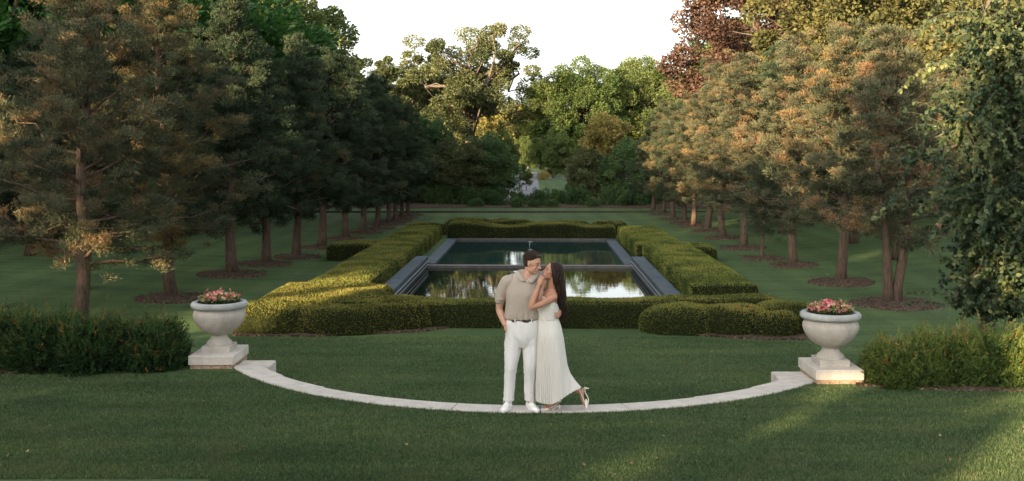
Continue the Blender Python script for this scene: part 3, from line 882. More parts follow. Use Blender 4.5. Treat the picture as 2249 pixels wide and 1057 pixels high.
def juniper(seed, H=6.6, R=1.85, base=1.1, leaves=115000, trunk_r=.132, double=False, L=.080, W=.019, rusty=.0, pointy=.78):
    rng = np.random.default_rng(seed)
    gt = Geo(); gc = Geo()
    lean = rng.normal(size=2) * .12
    def axis(h):
        f = h / H
        return np.array([lean[0] * f * 1.5 + .06 * math.sin(h * 1.7 + seed), lean[1] * f * 1.5 + .06 * math.cos(h * 1.3 + seed), h])
    hs_ = np.linspace(-.12, H * .97, 12)
    rad = [trunk_r * (1.28 if h < 0 else 1.0) * (1 - .90 * max(h, 0) / H) + .008 for h in hs_]
    if double:
        for s in (-1, 1):
            P = [axis(h) + np.array([s * (.09 + .10 * min(h, 3)), 0, 0]) for h in hs_[:8]]
            add_tube(gt, P, [r * .95 for r in rad[:8]], 12)
        add_tube(gt, [axis(h) for h in hs_[2:]], [r * .6 for r in rad[2:]], 8)
    else:
        add_tube(gt, [axis(h) for h in hs_], rad, 12)
    nb = 68
    cen, outs, tones = [], [], []
    blob = rng.uniform(-.2, .2, 60)
    for i in range(nb):
        f = (i + rng.uniform(0, 1)) / nb
        h = base + (H - base) * f ** .92
        prof = (min(1, .72 + f * 1.6) if f < .18 else (1 - ((f - .18) / .82) ** (1.25 * pointy)) ** .85)
        ln = R * (prof * rng.uniform(.68, 1.18) + .10)
        az = i * 2.399 + rng.uniform(-.5, .5)
        el = rng.uniform(.05, .45) + f * .7 - (.18 if f < .15 else 0)
        dr = np.array([math.cos(az) * math.cos(el), math.sin(az) * math.cos(el), math.sin(el)])
        p0 = axis(h); P = [p0]
        bend = rng.uniform(-.25, .35)
        for k in range(1, 5):
            t = k / 4
            P.append(p0 + dr * ln * t + np.array([0, 0, bend * ln * t * t * .5]) + rng.normal(size=3) * .035 * ln)
        P = np.array(P)
        br = max(.012, trunk_r * .34 * (1 - f * .75))
        add_tube(gt, P, np.linspace(br, .006, 5), 5, cap=False)
        tb = .36 + rng.normal() * .15 + rusty * (1 if rng.uniform() < .5 else 0)
        ln *= (1.12 if rng.uniform() < .25 else 1.0)
        ns = max(3, int(ln * 8.5))
        for k in range(ns):
            t = rng.uniform(.22, 1.04)
            q = min(3.999, t * 4); a_ = int(q); p = P[a_] + (P[min(a_ + 1, 4)] - P[a_]) * (q - a_)
            off = rng.normal(size=3) * .20 * (1.25 - .5 * t); off[2] *= .55
            c = p + off
            cen.append(c); outs.append(unit(dr + off * 1.2 + np.array([0, 0, .3]))); tones.append(tb + rng.normal() * .20 + .26 * (t - .6))
            if k % 4 == 0 and br > .012:
                add_tube(gt, [p, c], [.007, .003], 3, cap=False)
    cen = np.array(cen); outs = np.array(outs); tones = np.array(tones)
    per = max(8, int(leaves / len(cen)))
    V, Fc, t = spray_cloud(cen, outs, rng, per, .120, L, W, tones, .6)
    gc.add(V, Fc, 0, t)
    return gt, gc

def make_tree(name, gt, gc, barkm, leafm):
    me_t = gt.mesh('trunk', [M[barkm]]); me_c = gc.mesh('crown', [M[leafm]])
    return me_t, me_c
def place(name, meshes, x, y, z, rz, sc, label, cat, group, sz=None, parts=('trunk', 'crown')):
    e = empty(name, (x, y, z), rz, label, cat, group)
    e.scale = (sc, sc, sc if sz is None else sz)
    for pn, me in zip(parts, meshes):
        o = bpy.data.objects.new(pn, me); COL.objects.link(o); o.parent = e
    return e

JA = make_tree('juniper', *juniper(1, 6.7, 1.72, 1.25, leaves=86000, rusty=.12), 'bark', 'juniper')
JB = make_tree('juniper', *juniper(2, 6.5, 1.66, 1.4, rusty=.28, leaves=86000), 'bark', 'juniper')
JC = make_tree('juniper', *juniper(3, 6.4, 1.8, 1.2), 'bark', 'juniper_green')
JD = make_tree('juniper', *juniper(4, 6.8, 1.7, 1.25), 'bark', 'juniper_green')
JE = make_tree('juniper', *juniper(5, 6.8, 1.85, 1.5, double=True, rusty=.16, leaves=98000), 'bark', 'juniper')
JN = make_tree('juniper', *juniper(6, 7.2, 2.15, .95, leaves=135000, rusty=.30, L=.065, W=.015), 'bark', 'juniper')
JY = make_tree('juniper', *juniper(7, 2.6, .75, .75, leaves=16000, trunk_r=.06, L=.06, W=.014), 'bark', 'juniper_green')
JP = make_tree('juniper', *juniper(8, 6.6, 1.35, 1.2, pointy=.7, rusty=.12, leaves=100000), 'bark', 'juniper')
GJL = 'junipers in the row left of the pool'; GJR = 'junipers in the row right of the pool'
def tree_at(px, py, meshes, rz, sc, label, group, ring=None, name='juniper_tree', sz=None):
    d_ = dist_of(py); x = unp(px, d_)
    for _ in range(3):
        z = gz(x, d_); d_ = dist_of(py, z); x = unp(px, d_)
    place(name, meshes, x, d_, gz(x, d_) , rz, sc, label, 'juniper tree', group, sz)
    if ring: mulch_ring(x, d_ - .05, ring, int(px))
left = [
    (175, 708, JN, .4, 1.0, 'low-branched brownish juniper behind the dark yew bushes, nearest of the left row', None),
    (380, 655, JN, 2.6, .97, 'big juniper with rusty branch tips, second of the left row, beside the urn', .82),
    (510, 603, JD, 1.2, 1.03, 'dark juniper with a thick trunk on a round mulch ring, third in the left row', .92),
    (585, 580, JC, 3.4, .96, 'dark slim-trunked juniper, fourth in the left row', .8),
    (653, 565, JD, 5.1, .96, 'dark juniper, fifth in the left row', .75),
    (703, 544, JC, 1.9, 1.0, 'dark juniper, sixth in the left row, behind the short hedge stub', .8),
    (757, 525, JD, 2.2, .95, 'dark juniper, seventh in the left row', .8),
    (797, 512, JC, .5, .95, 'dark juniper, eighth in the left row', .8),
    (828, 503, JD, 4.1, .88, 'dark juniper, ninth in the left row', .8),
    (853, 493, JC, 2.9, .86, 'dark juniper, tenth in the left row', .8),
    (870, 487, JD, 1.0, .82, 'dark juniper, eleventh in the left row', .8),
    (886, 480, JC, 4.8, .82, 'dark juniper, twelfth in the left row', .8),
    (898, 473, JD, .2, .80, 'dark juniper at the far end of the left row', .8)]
for px, py, me, rz, sc, lab, ring in left: tree_at(px, py, me, rz, sc, lab, GJL, ring)
right = [
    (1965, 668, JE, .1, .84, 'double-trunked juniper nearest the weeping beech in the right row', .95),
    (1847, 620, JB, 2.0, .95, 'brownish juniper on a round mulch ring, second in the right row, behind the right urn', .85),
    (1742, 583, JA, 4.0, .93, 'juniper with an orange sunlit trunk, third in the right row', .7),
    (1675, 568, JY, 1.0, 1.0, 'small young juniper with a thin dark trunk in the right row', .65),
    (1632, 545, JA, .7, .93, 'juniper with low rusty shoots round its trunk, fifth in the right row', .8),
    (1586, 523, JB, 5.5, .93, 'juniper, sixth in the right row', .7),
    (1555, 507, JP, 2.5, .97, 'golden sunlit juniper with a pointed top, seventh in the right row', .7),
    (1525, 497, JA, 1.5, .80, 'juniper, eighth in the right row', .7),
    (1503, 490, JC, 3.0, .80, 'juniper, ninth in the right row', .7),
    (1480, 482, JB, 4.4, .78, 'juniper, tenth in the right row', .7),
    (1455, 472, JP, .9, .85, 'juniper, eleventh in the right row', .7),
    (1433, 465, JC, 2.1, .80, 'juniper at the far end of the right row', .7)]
for px, py, me, rz, sc, lab, ring in right: tree_at(px, py, me, rz, sc, lab, GJR, ring)

# ---------------------------------------------------------------- broadleaf trees
def broadleaf(seed, H, R, fork, nclump, per, L, W, rc=.16, hollow=.55, trunk_r=.4, low=.25, flat=.8, wob=.18, oval=False, bk=7, droop=0.0, limb=7, gap=0.0):
    """trunk that forks into limbs; each limb carries clumps of leaves spread through the crown"""
    rng = np.random.default_rng(seed)
    gt, gc = Geo(), Geo()
    cz = H * low + (H - H * low) * .5; rz = (H - H * low) * .5
    top = np.array([rng.normal() * .03 * H, rng.normal() * .03 * H, fork])
    add_tube(gt, [(0, 0, -.3), (0, 0, fork * .3), top * .6, top], [trunk_r * 1.3, trunk_r, trunk_r * .9, trunk_r * .8], 12)
    limbs = []
    for i in range(limb):
        az = i * 2 * PI / limb + rng.uniform(-.4, .4); el = rng.uniform(.25, 1.25) if i else 1.4
        tgt = np.array([math.cos(az) * math.cos(el) * R * .7, math.sin(az) * math.cos(el) * R * .7, cz + math.sin(el - .45) * rz * .75])
        P = []
        for k in range(bk + 1):
            t = k / bk
            p = top + (tgt - top) * t; p[2] += math.sin(t * PI) * .06 * H * (1 if el < .7 else .2)
            P.append(p + rng.normal(size=3) * wob * R * .12 * math.sin(t * PI))
        P = np.array(P); limbs.append(P)
        add_tube(gt, P, np.linspace(trunk_r * .55, trunk_r * .14, bk + 1), 7, cap=False)
    LP = np.concatenate([l[2:] for l in limbs])
    # clump centres: mostly near the outline, uneven
    cs = []
    while len(cs) < nclump:
        v = rand_dirs(1, rng)[0]
        q = rng.uniform(hollow, 1.0) * (1 + .16 * noise.noise(Vector(v * 2.3 + seed)))
        if gap > 0 and noise.noise(Vector(v * 2.2 + seed * 3.1)) < -gap: continue
        c = np.array([v[0] * R * q, v[1] * R * q, cz + v[2] * rz * q])
        if v[2] < -.2: c[2] -= droop * rng.uniform(0, 1)
        if c[2] < H * low * .6: continue
        cs.append(c)
    cs = np.array(cs)
    for c in cs:
        j = np.argmin(np.linalg.norm(LP - c, axis=1) + .6 * np.maximum(0, LP[:, 2] - c[2])); a = LP[j]
        mid = (a + c) / 2 + rng.normal(size=3) * .05 * R; mid[2] += .02 * H
        add_tube(gt, [a, mid, c], [trunk_r * .15, trunk_r * .095, trunk_r * .05], 5, cap=False)
    n = nclump * per
    C = np.repeat(cs, per, 0)
    rr = np.repeat(rng.uniform(.65, 1.25, nclump) * rc * R, per)
    dv = rand_dirs(n, rng); dv[:, 2] *= flat; q = rng.uniform(.25, 1, n) ** .5
    off = dv * (rr * q)[:, None]
    C = C + off
    cen = np.array([0, 0, cz])
    O = unit(unit(C - cen) * .5 + unit(off) * .8 + rng.normal(size=(n, 3)) * .5)
    O[:, 2] -= .15; O = unit(O)
    t = np.repeat(rng.normal(size=nclump) * .16 + .5, per) + rng.normal(size=n) * .16
    Ls = rng.uniform(.65, 1.25, n) * L
    if oval: V, Fc = leaf_oval(C, O, Ls, Ls * W / L, rng, np.tile([0, 0, 1.0], (n, 1)) + rng.normal(size=(n, 3)) * .5)
    else: V, Fc = leaf_quads(C, O, Ls, Ls * W / L, rng, .1, .5)
    gc.add(V, Fc, 0, np.clip(t, 0, 1))
    return gt, gc

def bt(leafm, *a, bark='bark_grey', **k):
    gt, gc = broadleaf(*a, **k)
    return (gt.mesh('trunk', [M[bark]]), gc.mesh('crown', [M[leafm]]))
def at(name, meshes, px, d_, rz, sc, label, cat, group=None, sz=None, z=None):
    x = unp(px, d_)
    return place(name, meshes, x, d_, gz(x, d_) if z is None else z, rz, sc, label, cat, group, sz)

T_cat = bt('catalpa', 31, 15, 6.5, 3.5, 190, 260, .34, .20, rc=.17, hollow=.5, trunk_r=.4, low=.10, oval=True, droop=.8)
T_cat2 = bt('catalpa', 32, 17, 7.0, 3.5, 200, 240, .34, .22, rc=.16, hollow=.5, trunk_r=.4, low=.10, oval=True, droop=.8)
T_map = bt('maple', 33, 16, 8.0, 4, 230, 480, .26, .18, rc=.15, hollow=.5, trunk_r=.45, low=.08)
T_map2 = bt('maple', 34, 15, 8.0, 4, 210, 480, .26, .18, rc=.16, hollow=.5, trunk_r=.45, low=.05)
T_oak = bt('oak', 57, 18.6, 8.9, 6.4, 118, 520, .26, .16, rc=.148, hollow=.35, trunk_r=.52, low=.24, flat=.62, wob=1.9, gap=.13, limb=9, bk=10)
T_oak2 = bt('oak', 39, 17, 6.2, 6, 78, 480, .28, .19, rc=.15, hollow=.3, trunk_r=.5, low=.2, flat=.7, wob=.8, gap=.12)
T_beech = bt('beech', 41, 15, 5.8, 3.5, 150, 520, .18, .13, rc=.17, hollow=.5, trunk_r=.35, low=.12, bark='bark_pale')
T_dbeech = bt('darkbeech', 42, 14, 4.5, 4, 110, 240, .20, .14, rc=.18, hollow=.4, trunk_r=.3, low=.3)
T_olive = bt('olive', 43, 15, 6.5, 3.5, 220, 330, .24, .17, rc=.15, hollow=.5, trunk_r=.35, low=.10)
T_gold = bt('gold', 44, 13, 7.0, 3, 150, 340, .34, .24, rc=.17, hollow=.45, trunk_r=.35, low=.05)
T_ball = bt('gold', 45, 4.6, 1.25, 1.6, 90, 200, .13, .07, rc=.24, hollow=.5, trunk_r=.07, low=.5, limb=11, bark='bark_pale')
T_dark = bt('oak', 46, 6.2, 2.7, 1.2, 130, 300, .15, .09, rc=.2, hollow=.45, trunk_r=.14, low=.03)
T_dark2 = bt('shrub', 47, 6.4, 3.0, 1.2, 130, 300, .16, .10, rc=.2, hollow=.45, trunk_r=.14, low=.03)
T_small = bt('maple', 48, 3.6, 1.0, 1.0, 40, 160, .16, .10, rc=.28, hollow=.2, trunk_r=.06, low=.25)

GW = 'large trees behind the left juniper row'
at('broadleaf_tree', T_cat, 30, 37, .3, 1.0, 'large-leaved dark green tree at the top left corner behind the brown juniper', 'tree', GW)
at('broadleaf_tree', T_cat, -130, 45, 2.3, 1.1, 'large-leaved tree cut off by the left edge of the picture', 'tree', GW)
at('broadleaf_tree', T_cat2, 235, 52, 1.3, 1.05, 'large-leaved dark green tree behind the gap between the first two left junipers', 'tree', GW, .80)
at('broadleaf_tree', T_cat, 410, 48, 4.3, 1.0, 'bright green large-leaved tree behind the third left juniper', 'tree', GW, .76)
at('broadleaf_tree', T_cat2, 470, 58, 3.3, .95, 'tall green tree whose top shows at the upper edge left of the sky', 'tree', GW, .74)
at('broadleaf_tree', T_map, 528, 72, 3.3, .98, 'tall dark tree whose rounded right side borders the white sky', 'tree', GW)
at('broadleaf_tree', T_map2, 420, 80, .8, 1.25, 'dense dark tree filling the background far behind the left junipers', 'tree', GW)
at('broadleaf_tree', T_map2, 100, 85, 1.8, 1.3, 'dense dark tree in the far background at the left', 'tree', GW)
GO = 'oaks beyond the far lawn left of the drive'
at('oak_tree', T_oak, 1030, 138, .6, 1.12, 'big open-crowned oak with dark crooked limbs against the white sky', 'oak tree', GO)
at('oak_tree', T_oak2, 835, 135, 1.4, .90, 'smaller oak with patchy crown between the dark left trees and the big oak', 'oak tree', GO)
at('oak_tree', T_oak2, 905, 142, 3.4, .98, 'dense dark oak just left of the big open oak', 'oak tree', GO)
GLT = 'low trees around the drive'
at('broadleaf_tree', T_dark2, 1078, 64, .4, .66, 'dark drooping tree left of the drive, under the big oak', 'tree', GLT)
at('broadleaf_tree', T_dark, 1010, 62.5, 1.4, .66, 'dark low tree beneath the trunk of the big oak', 'tree', GLT)
at('broadleaf_tree', T_dark2, 915, 66, 2.4, .85, 'dark rounded tree at the end of the left juniper row', 'tree', GLT)
at('broadleaf_tree', T_dark, 955, 63.5, 3.6, .60, 'low dark tree at the back of the far lawn, left of the drive', 'tree', GLT)
GM = 'maples right of the drive'
at('maple_tree', T_map, 1262, 140, 2.2, .96, 'green maple just right of the drive with sunlit top', 'maple tree', GM)
at('maple_tree', T_map2, 1370, 148, .3, 1.06, 'broad yellow-green maple right of centre under the sky', 'maple tree', GM)
at('maple_tree', T_map, 1440, 144, 5.0, .98, 'yellow-green maple left of the copper beech', 'maple tree', GM)
at('golden_tree', T_ball, 1330, 68, 1.2, 1.20, 'small round-headed golden sunlit tree with visible fanned stems', 'tree')
at('broadleaf_tree', T_dark, 1290, 64.5, .2, .56, 'dark rounded tree below the golden round-headed tree', 'tree', GLT)
at('broadleaf_tree', T_dark2, 1378, 63.5, 4.2, .62, 'dark rounded tree behind the far end of the right juniper row', 'tree', GLT)
at('young_tree', T_small, 1156, 84, 0, .52, 'small dark young tree standing in front of the pale drive', 'tree')
GF = 'far sunlit trees beyond the drive'
for i, (px, d_, sc, me, lab) in enumerate(((1150, 205, .92, T_gold, 'far golden sunlit tree seen through the gap above the drive'),
        (1060, 195, .95, T_gold, 'far golden tree showing through the branches under the big oak'),
        (970, 200, .95, T_gold, 'far golden tree glimpsed between the left oaks'),
        (1195, 210, .85, T_map2, 'far green tree closing the view behind the drive'),
        (1105, 215, .85, T_map, 'farthest green tree behind the drive'),
        (1300, 200, 1.0, T_gold, 'far golden tree behind the maples'),
        (880, 200, 1.0, T_map2, 'far green tree behind the left oaks'),
        (1420, 200, 1.0, T_gold, 'far golden tree behind the yellow-green maple'),
        (1160, 185, .38, T_map2, 'low dark tree at the far end of the drive'),
        (1215, 120, .34, T_map, 'low green tree right of the far end of the drive'),
        (1090, 122, .36, T_map2, 'low green tree left of the far end of the drive'),
        (760, 190, 1.1, T_map, 'far green tree behind the tall dark left tree'))):
    at('broadleaf_tree', me, px, d_, i * 1.1, sc, lab, 'tree', GF)
GR2 = 'large trees behind the right juniper row'
at('copper_beech', T_beech, 1705, 60, 1.0, 1.08, 'copper beech with red-brown leaves behind the right juniper row', 'beech tree')
at('broadleaf_tree', T_olive, 1655, 76, 2.0, .86, 'olive-green tree left of the copper beech against the sky', 'tree', GR2)
at('broadleaf_tree', T_olive, 1905, 70, 4.0, 1.0, 'tall olive-gold tree right of the copper beech', 'tree', GR2)
at('broadleaf_tree', T_olive, 1890, 55, .6, .92, 'olive-gold tree behind the second right juniper', 'tree', GR2)
at('purple_beech', T_dbeech, 2050, 62, 2.0, 1.05, 'dark purple-leaved tree at the top right', 'beech tree')
at('broadleaf_tree', T_gold, 2150, 66, 1.0, .95, 'golden sunlit tree at the upper right behind the weeping beech', 'tree', GR2)
at('copper_beech', T_beech, 2230, 58, 3.0, .95, 'reddish beech at the top right corner', 'beech tree')
at('broadleaf_tree', T_olive, 2330, 45, 3.0, .95, 'olive tree behind the weeping beech at the right edge', 'tree', GR2)
at('broadleaf_tree', T_map2, 1950, 85, 3.0, 1.0, 'dense green tree far behind the right junipers', 'tree', GR2)
at('broadleaf_tree', T_map, 1700, 90, 3.0, 1.0, 'dense green tree behind the copper beech', 'tree', GR2)
G2 = 'junipers of the second row on the right'
for i, (x, y, me, sc, lab) in enumerate(((14.2, 40.0, JA, .95, 'brownish juniper of the second right row, behind the double-trunked one'),
        (11.6, 46.0, JC, .95, 'juniper of the second right row, left of the others'),
        (17.6, 43.0, JE, 1.0, 'brown juniper of the second right row, toward the weeping beech'),
        (13.3, 29.0, JB, .9, 'brown juniper between the double-trunked juniper and the weeping beech'),
        (20.0, 37.0, JA, .95, 'juniper of the second right row near the right edge'),
        (10.9, 33.5, JC, .98, 'dark juniper filling the gap behind the second and third right trees'),
        (9.9, 38.5, JD, 1.0, 'dark juniper behind the orange-trunked juniper'))):
    place('juniper_tree', me, x, y, gz(x, y), i * 1.3, sc, lab, 'juniper tree', G2)
G3 = 'junipers of the second row on the left'
for i, (x, y, me, sc, lab) in enumerate(((-13.8, 30.0, JC, .95, 'dark juniper behind the first left juniper'),
        (-12.6, 38.0, JD, 1.0, 'dark juniper of the second left row'),
        (-16.4, 36.5, JC, 1.0, 'dark juniper near the left edge, in the second left row'),
        (-9.8, 24.0, JB, .95, 'brown juniper cut off by the left edge of the picture'),
        (-14.5, 48.0, JD, 1.0, 'dark juniper at the back of the second left row'))):
    place('juniper_tree', me, x, y, gz(x, y), i * 1.7, sc, lab, 'juniper tree', G3)

# shrubs in the far bed
S_a = (stems_mesh(81, .7, .7, 1.0).mesh('stem', [M['bark']]), None)
def shrub_mesh(seed, r, h, n=5200, mat='shrub'):
    rng = np.random.default_rng(seed); g = Geo()
    nc = 34
    v = rand_dirs(nc, rng); v[:, 2] = np.abs(v[:, 2])
    c = v * np.array([r, r, h]) * rng.uniform(.45, .88, nc)[:, None]
    per = n // nc
    C = np.repeat(c, per, 0); dv = rand_dirs(nc * per, rng); C = C + dv * np.array([r, r, h]) * .24 * rng.uniform(.2, 1, (nc * per, 1)) ** .5
    C[:, 2] = np.maximum(C[:, 2], .03)
    D = unit(dv + np.array([0, 0, .6]) + rng.normal(size=dv.shape) * .4)
    V, Fc = leaf_quads(C, D, rng.uniform(.07, .13, len(C)), .05, rng, .1)
    g.add(V, Fc, 0, np.clip(np.repeat(rng.normal(size=nc) * .15 + .5, per) + rng.normal(size=nc * per) * .15, 0, 1))
    return g.mesh('foliage', [M[mat]])
SH = [(stems_mesh(81 + i, .7, .7, 1.0).mesh('stem', [M['bark']]), shrub_mesh(85 + i, .95, 1.25)) for i in range(3)]
GS = 'green shrubs in the bed behind the far lawn'
for i, (px, d_, sc, lab) in enumerate((
        (1045, 58.6, .50, 'small shrub at the front of the far bed, leftmost of the small ones'),
        (1135, 58.2, .48, 'small shrub at the front of the far bed, directly below the drive'),
        (1173, 58.2, .46, 'small shrub at the front of the far bed, just right of the drive foot'),
        (1212, 58.2, .46, 'small shrub at the front of the far bed, fourth from the left'),
        (1303, 58.4, .48, 'small shrub alone at the front of the far bed on the right'),
        (1080, 60.2, 1.0, 'large green shrub left of the drive in the far bed'),
        (1025, 61.5, 1.0, 'large dark green shrub under the left trees in the far bed'),
        (1140, 61.5, .72, 'medium green shrub in front of the pale drive'),
        (1188, 60.6, .95, 'large green shrub right of the drive foot'),
        (1232, 62.5, .85, 'green shrub between the drive and the dark rounded tree'),
        (1272, 61.0, 1.0, 'green shrub left of the lone small shrub'),
        (1340, 61.0, 1.0, 'green shrub right of the lone small shrub'),
        (1385, 60.0, .95, 'green shrub at the right end of the far bed'),
        (985, 62.0, 1.1, 'dark shrub at the left end of the far bed'),
        (1425, 62.0, 1.1, 'dark shrub behind the last right juniper'),
        (940, 62.5, 1.1, 'dark shrub behind the last left juniper'),
        (895, 64, 1.3, 'dark shrub far behind the left juniper row'))):
    place('shrub', SH[i % 3], unp(px, d_), d_, -.24, i * 1.9, sc, lab, 'shrub', GS, parts=('stem', 'foliage'))
at_g = shrub_mesh(95, 1.2, 1.6, 4000, 'gold')
place('shrub', (SH[0][0], at_g), unp(1194, 115), 115, -.3, 0, .7, 'pale sunlit shrub at the right side of the drive far away', 'shrub', None, parts=('stem', 'foliage'))
# undergrowth closing the horizon at both sides
for sx, x0, x1, nm in ((-1, -55, -14, 1), (1, 15, 60, 2)):
    rng = np.random.default_rng(300 + nm); g = Geo(); n = 60000
    x = rng.uniform(x0, x1, n); y = rng.uniform(66, 80, n) + (np.abs(x) > 30) * rng.uniform(-14, 0, n)
    hh = 3.2 + 1.3 * np.array([noise.noise(Vector((a * .25, b_ * .25, nm))) for a, b_ in zip(x, y)])
    z = -.3 + hh * rng.uniform(0, 1, n) ** .7
    D = rand_dirs(n, rng); V, Fc = leaf_quads(np.stack([x, y, z], 1), D, .5, .3, rng); g.add(V, Fc, 0, rng.uniform(0, 1, n))
    tag(g.build('undergrowth', M['shrub']), kind='stuff')

# ---------------------------------------------------------------- weeping beech at the right
def weeping():
    rng = np.random.default_rng(77)
    gt, gc = Geo(), Geo()
    x0, y0 = unp(2165, 16.2), 16.2
    T0 = np.array([0, 0, 0.0])
    add_tube(gt, [(0, 0, -.2), (.03, 0, .8), (.06, .02, 1.9), (.18, 0, 3.2), (.5, 0, 4.3), (1.0, .1, 5.2), (1.5, .2, 6.2)], [.14, .10, .09, .09, .085, .08, .06], 10)
    cen, dr, tn = [], [], []
    strands = []
    def strand(p, out, ln, droop=1.0, r=.012):
        P = [np.array(p)]; d_ = unit(np.array(out, float)); m_ = max(4, int(ln / .16)); st = ln / m_
        for k in range(m_):
            d_ = unit(d_ + np.array([0, 0, -.16 * droop]) * (1 + k * .10) + rng.normal(size=3) * .07)
            P.append(P[-1] + d_ * st)
        P = np.array(P); add_tube(gt, P, np.linspace(r, .003, len(P)), 4, cap=False)
        strands.append(P)
        for k in range(1, len(P)):
            nl = 8
            f = rng.uniform(0, 1, nl)[:, None]
            c = P[k - 1] * (1 - f) + P[k] * f
            s = rng.normal(size=(nl, 3)) * .8; s[:, 2] -= .65
            cen.append(c); dr.append(unit(s)); tn.append(np.full(nl, tone) + rng.normal(size=nl) * .10)
        return P
    # main limbs: px coordinates (photo px, py, depth offset)
    def w(px, py, dy):
        d_ = y0 + dy
        return np.array([unp(px, d_) - x0, dy, zof(py, d_)])
    limbs = [
        [w(2260, 190, .0), w(2228, 110, -.1), w(2200, 118, -.2), w(2185, 150, -.3), w(2175, 185, -.35)],
        [w(2260, 120, 0), w(2225, 130, -.3), w(2232, 150, -.35), w(2218, 200, -.4), w(2210, 250, -.4)],
        [w(2255, 240, .0), w(2215, 235, -.2), w(2150, 260, -.4), w(2100, 280, -.5), w(2060, 300, -.5)],
        [w(2250, 330, .2), w(2190, 300, -.1), w(2130, 300, -.4), w(2080, 330, -.6), w(2035, 350, -.7)],
        [w(2255, 520, 0), w(2215, 540, -.3), w(2165, 570, -.5), w(2110, 640, -.7), w(2060, 690, -.8)],
        [w(2260, 60, .5), w(2210, 30, .2), w(2170, 60, .0), w(2150, 110, -.1), w(2145, 170, -.1)],
        [w(2260, -30, .5), w(2215, -50, .0), w(2180, -20, -.3), w(2160, 40, -.5), w(2150, 90, -.5)],
        [w(2250, 430, .3), w(2180, 400, .5), w(2120, 420, .6), w(2080, 450, .6), w(2060, 480, .6)],
        [w(2260, 340, .8), w(2200, 360, .9), w(2160, 420, 1.0), w(2140, 500, 1.0), w(2130, 560, 1.0)]]
    for li, L_ in enumerate(limbs):
        L_ = np.array(L_)
        add_tube(gt, L_, np.linspace(.045, .014, len(L_)), 7, cap=False)
        ns = 26 if li not in (4,) else 16
        for k in range(ns):
            t = rng.uniform(.08, 1.0) * (len(L_) - 1); a_ = int(min(t, len(L_) - 1.001)); p = L_[a_] + (L_[a_ + 1] - L_[a_]) * (t - a_)
            tone = np.clip(.42 + rng.normal() * .16 + (.18 if li in (0, 1, 5, 6) else 0), .05, .95)
            out = np.array([-.12 + rng.normal() * .35, rng.normal() * .6 - .2, .35])
            ln = rng.uniform(.5, 1.5) if li != 4 else rng.uniform(.3, .75)
            strand(p + rng.normal(size=3) * .05, out, ln, 1.0, .007)
    # curtain of hanging strands on the outside of the crown
    for k in range(330):
        px = rng.uniform(2110, 2330) if k % 3 else rng.uniform(2150, 2330)
        topy = 60 + max(0, (2170 - px)) * 3.2 + rng.uniform(0, 560) * (1 if px > 2130 else .5)
        p = w(px, topy, rng.uniform(-.7, 1.1))
        tone = np.clip(.42 + rng.normal() * .19, .02, .97)
        ln = rng.uniform(.5, 1.7)
        if px < 2120: ln = rng.uniform(.3, .8)
        strand(p, (-.12, -.1, .2), ln, 1.2, .005)
    for k in range(340):
        px = rng.uniform(2095, 2300) if k % 4 == 0 else rng.uniform(2132, 2300); tone = np.clip(.46 + rng.normal() * .2, .02, .97)
        strand(w(px, rng.uniform(430, 690) + max(0, 2140 - px) * .3, rng.uniform(-.9, .1)), (-.1, -.1, .1), rng.uniform(.30, .62), 1.4, .005)
    C = np.concatenate(cen); D = np.concatenate(dr); T = np.concatenate(tn); n = len(C)
    Ls = rng.uniform(.05, .095, n)
    S = rng.normal(size=(n, 3)) * .9; S[:, 1] += .8
    V, Fc = leaf_oval(C, D, Ls, Ls * .74, rng, np.cross(D, S))
    gc.add(V, Fc, 0, np.clip(T, 0, 1))
    e = empty('weeping_beech', (x0, y0, 0), 0, 'weeping beech with drooping leafy branches and a bare curved limb at the right edge', 'beech tree')
    gt.build('trunk', M['bark_pale'], e); gc.build('crown', M['weep'], e)
weeping()
# ---------------------------------------------------------------- people
M['skin'] = simple_mat('skin', (.50, .28, .19), .5, .35, 18, .06, sss=.12)
M['skin_f'] = simple_mat('tanned_skin', (.44, .225, .14), .45, .4, 18, .06, sss=.12)
M['lip'] = simple_mat('lips', (.42, .13, .11), .45, .4)
M['eye'] = simple_mat('eye', (.03, .02, .015), .2, .5)
def hair_mat(name, c, c2):
    m, nt = new_mat(name); b = NB(nt); v = b.coord()
    f = b.noise(b.scaled(v, (90, 90, 9)), 2, 3, .6)
    col = b.ramp(f, [(.3, c), (.75, c2)])
    b.surf(col, .55, b.bump(f, .6, .004), .22)
    return m
M['hair_m'] = hair_mat('brown_hair', (.022, .013, .009), (.065, .037, .024))
M['hair_f'] = hair_mat('dark_brown_hair', (.010, .006, .0045), (.036, .019, .012))
def knit(name, c, sc=220):
    m, nt = new_mat(name); b = NB(nt); v = b.coord()
    f = b.noise(v, sc, 3, .7); fold = b.noise(b.scaled(v, (1, 1, .45)), 9, 3, .55)
    col = b.ramp(f, [(.3, tuple(x * .84 for x in c)), (.7, tuple(x * 1.1 for x in c))])
    n1 = b.bump(f, .5, .003)
    bb = b.n('ShaderNodeBump'); bb.inputs['Strength'].default_value = .55; bb.inputs['Distance'].default_value = .03
    b.l(fold, bb.inputs['Height']); b.l(n1, bb.inputs['Normal'])
    b.surf(col, .9, bb.outputs['Normal'], .15, sheen=.2)
    return m
M['shirt'] = knit('beige_knit', (.40, .335, .275))
M['trouser'] = knit('white_cotton', (.72, .70, .67), 400)
M['dress'] = knit('ivory_pleated_cloth', (.72, .69, .63), 400)
M['belt'] = simple_mat('dark_leather', (.030, .020, .016), .45, .5)
M['buckle'] = M['steel']
M['shoe'] = simple_mat('white_leather', (.80, .78, .75), .5, .4, 60, .04)
M['heel'] = simple_mat('cream_leather', (.78, .72, .64), .35, .5)

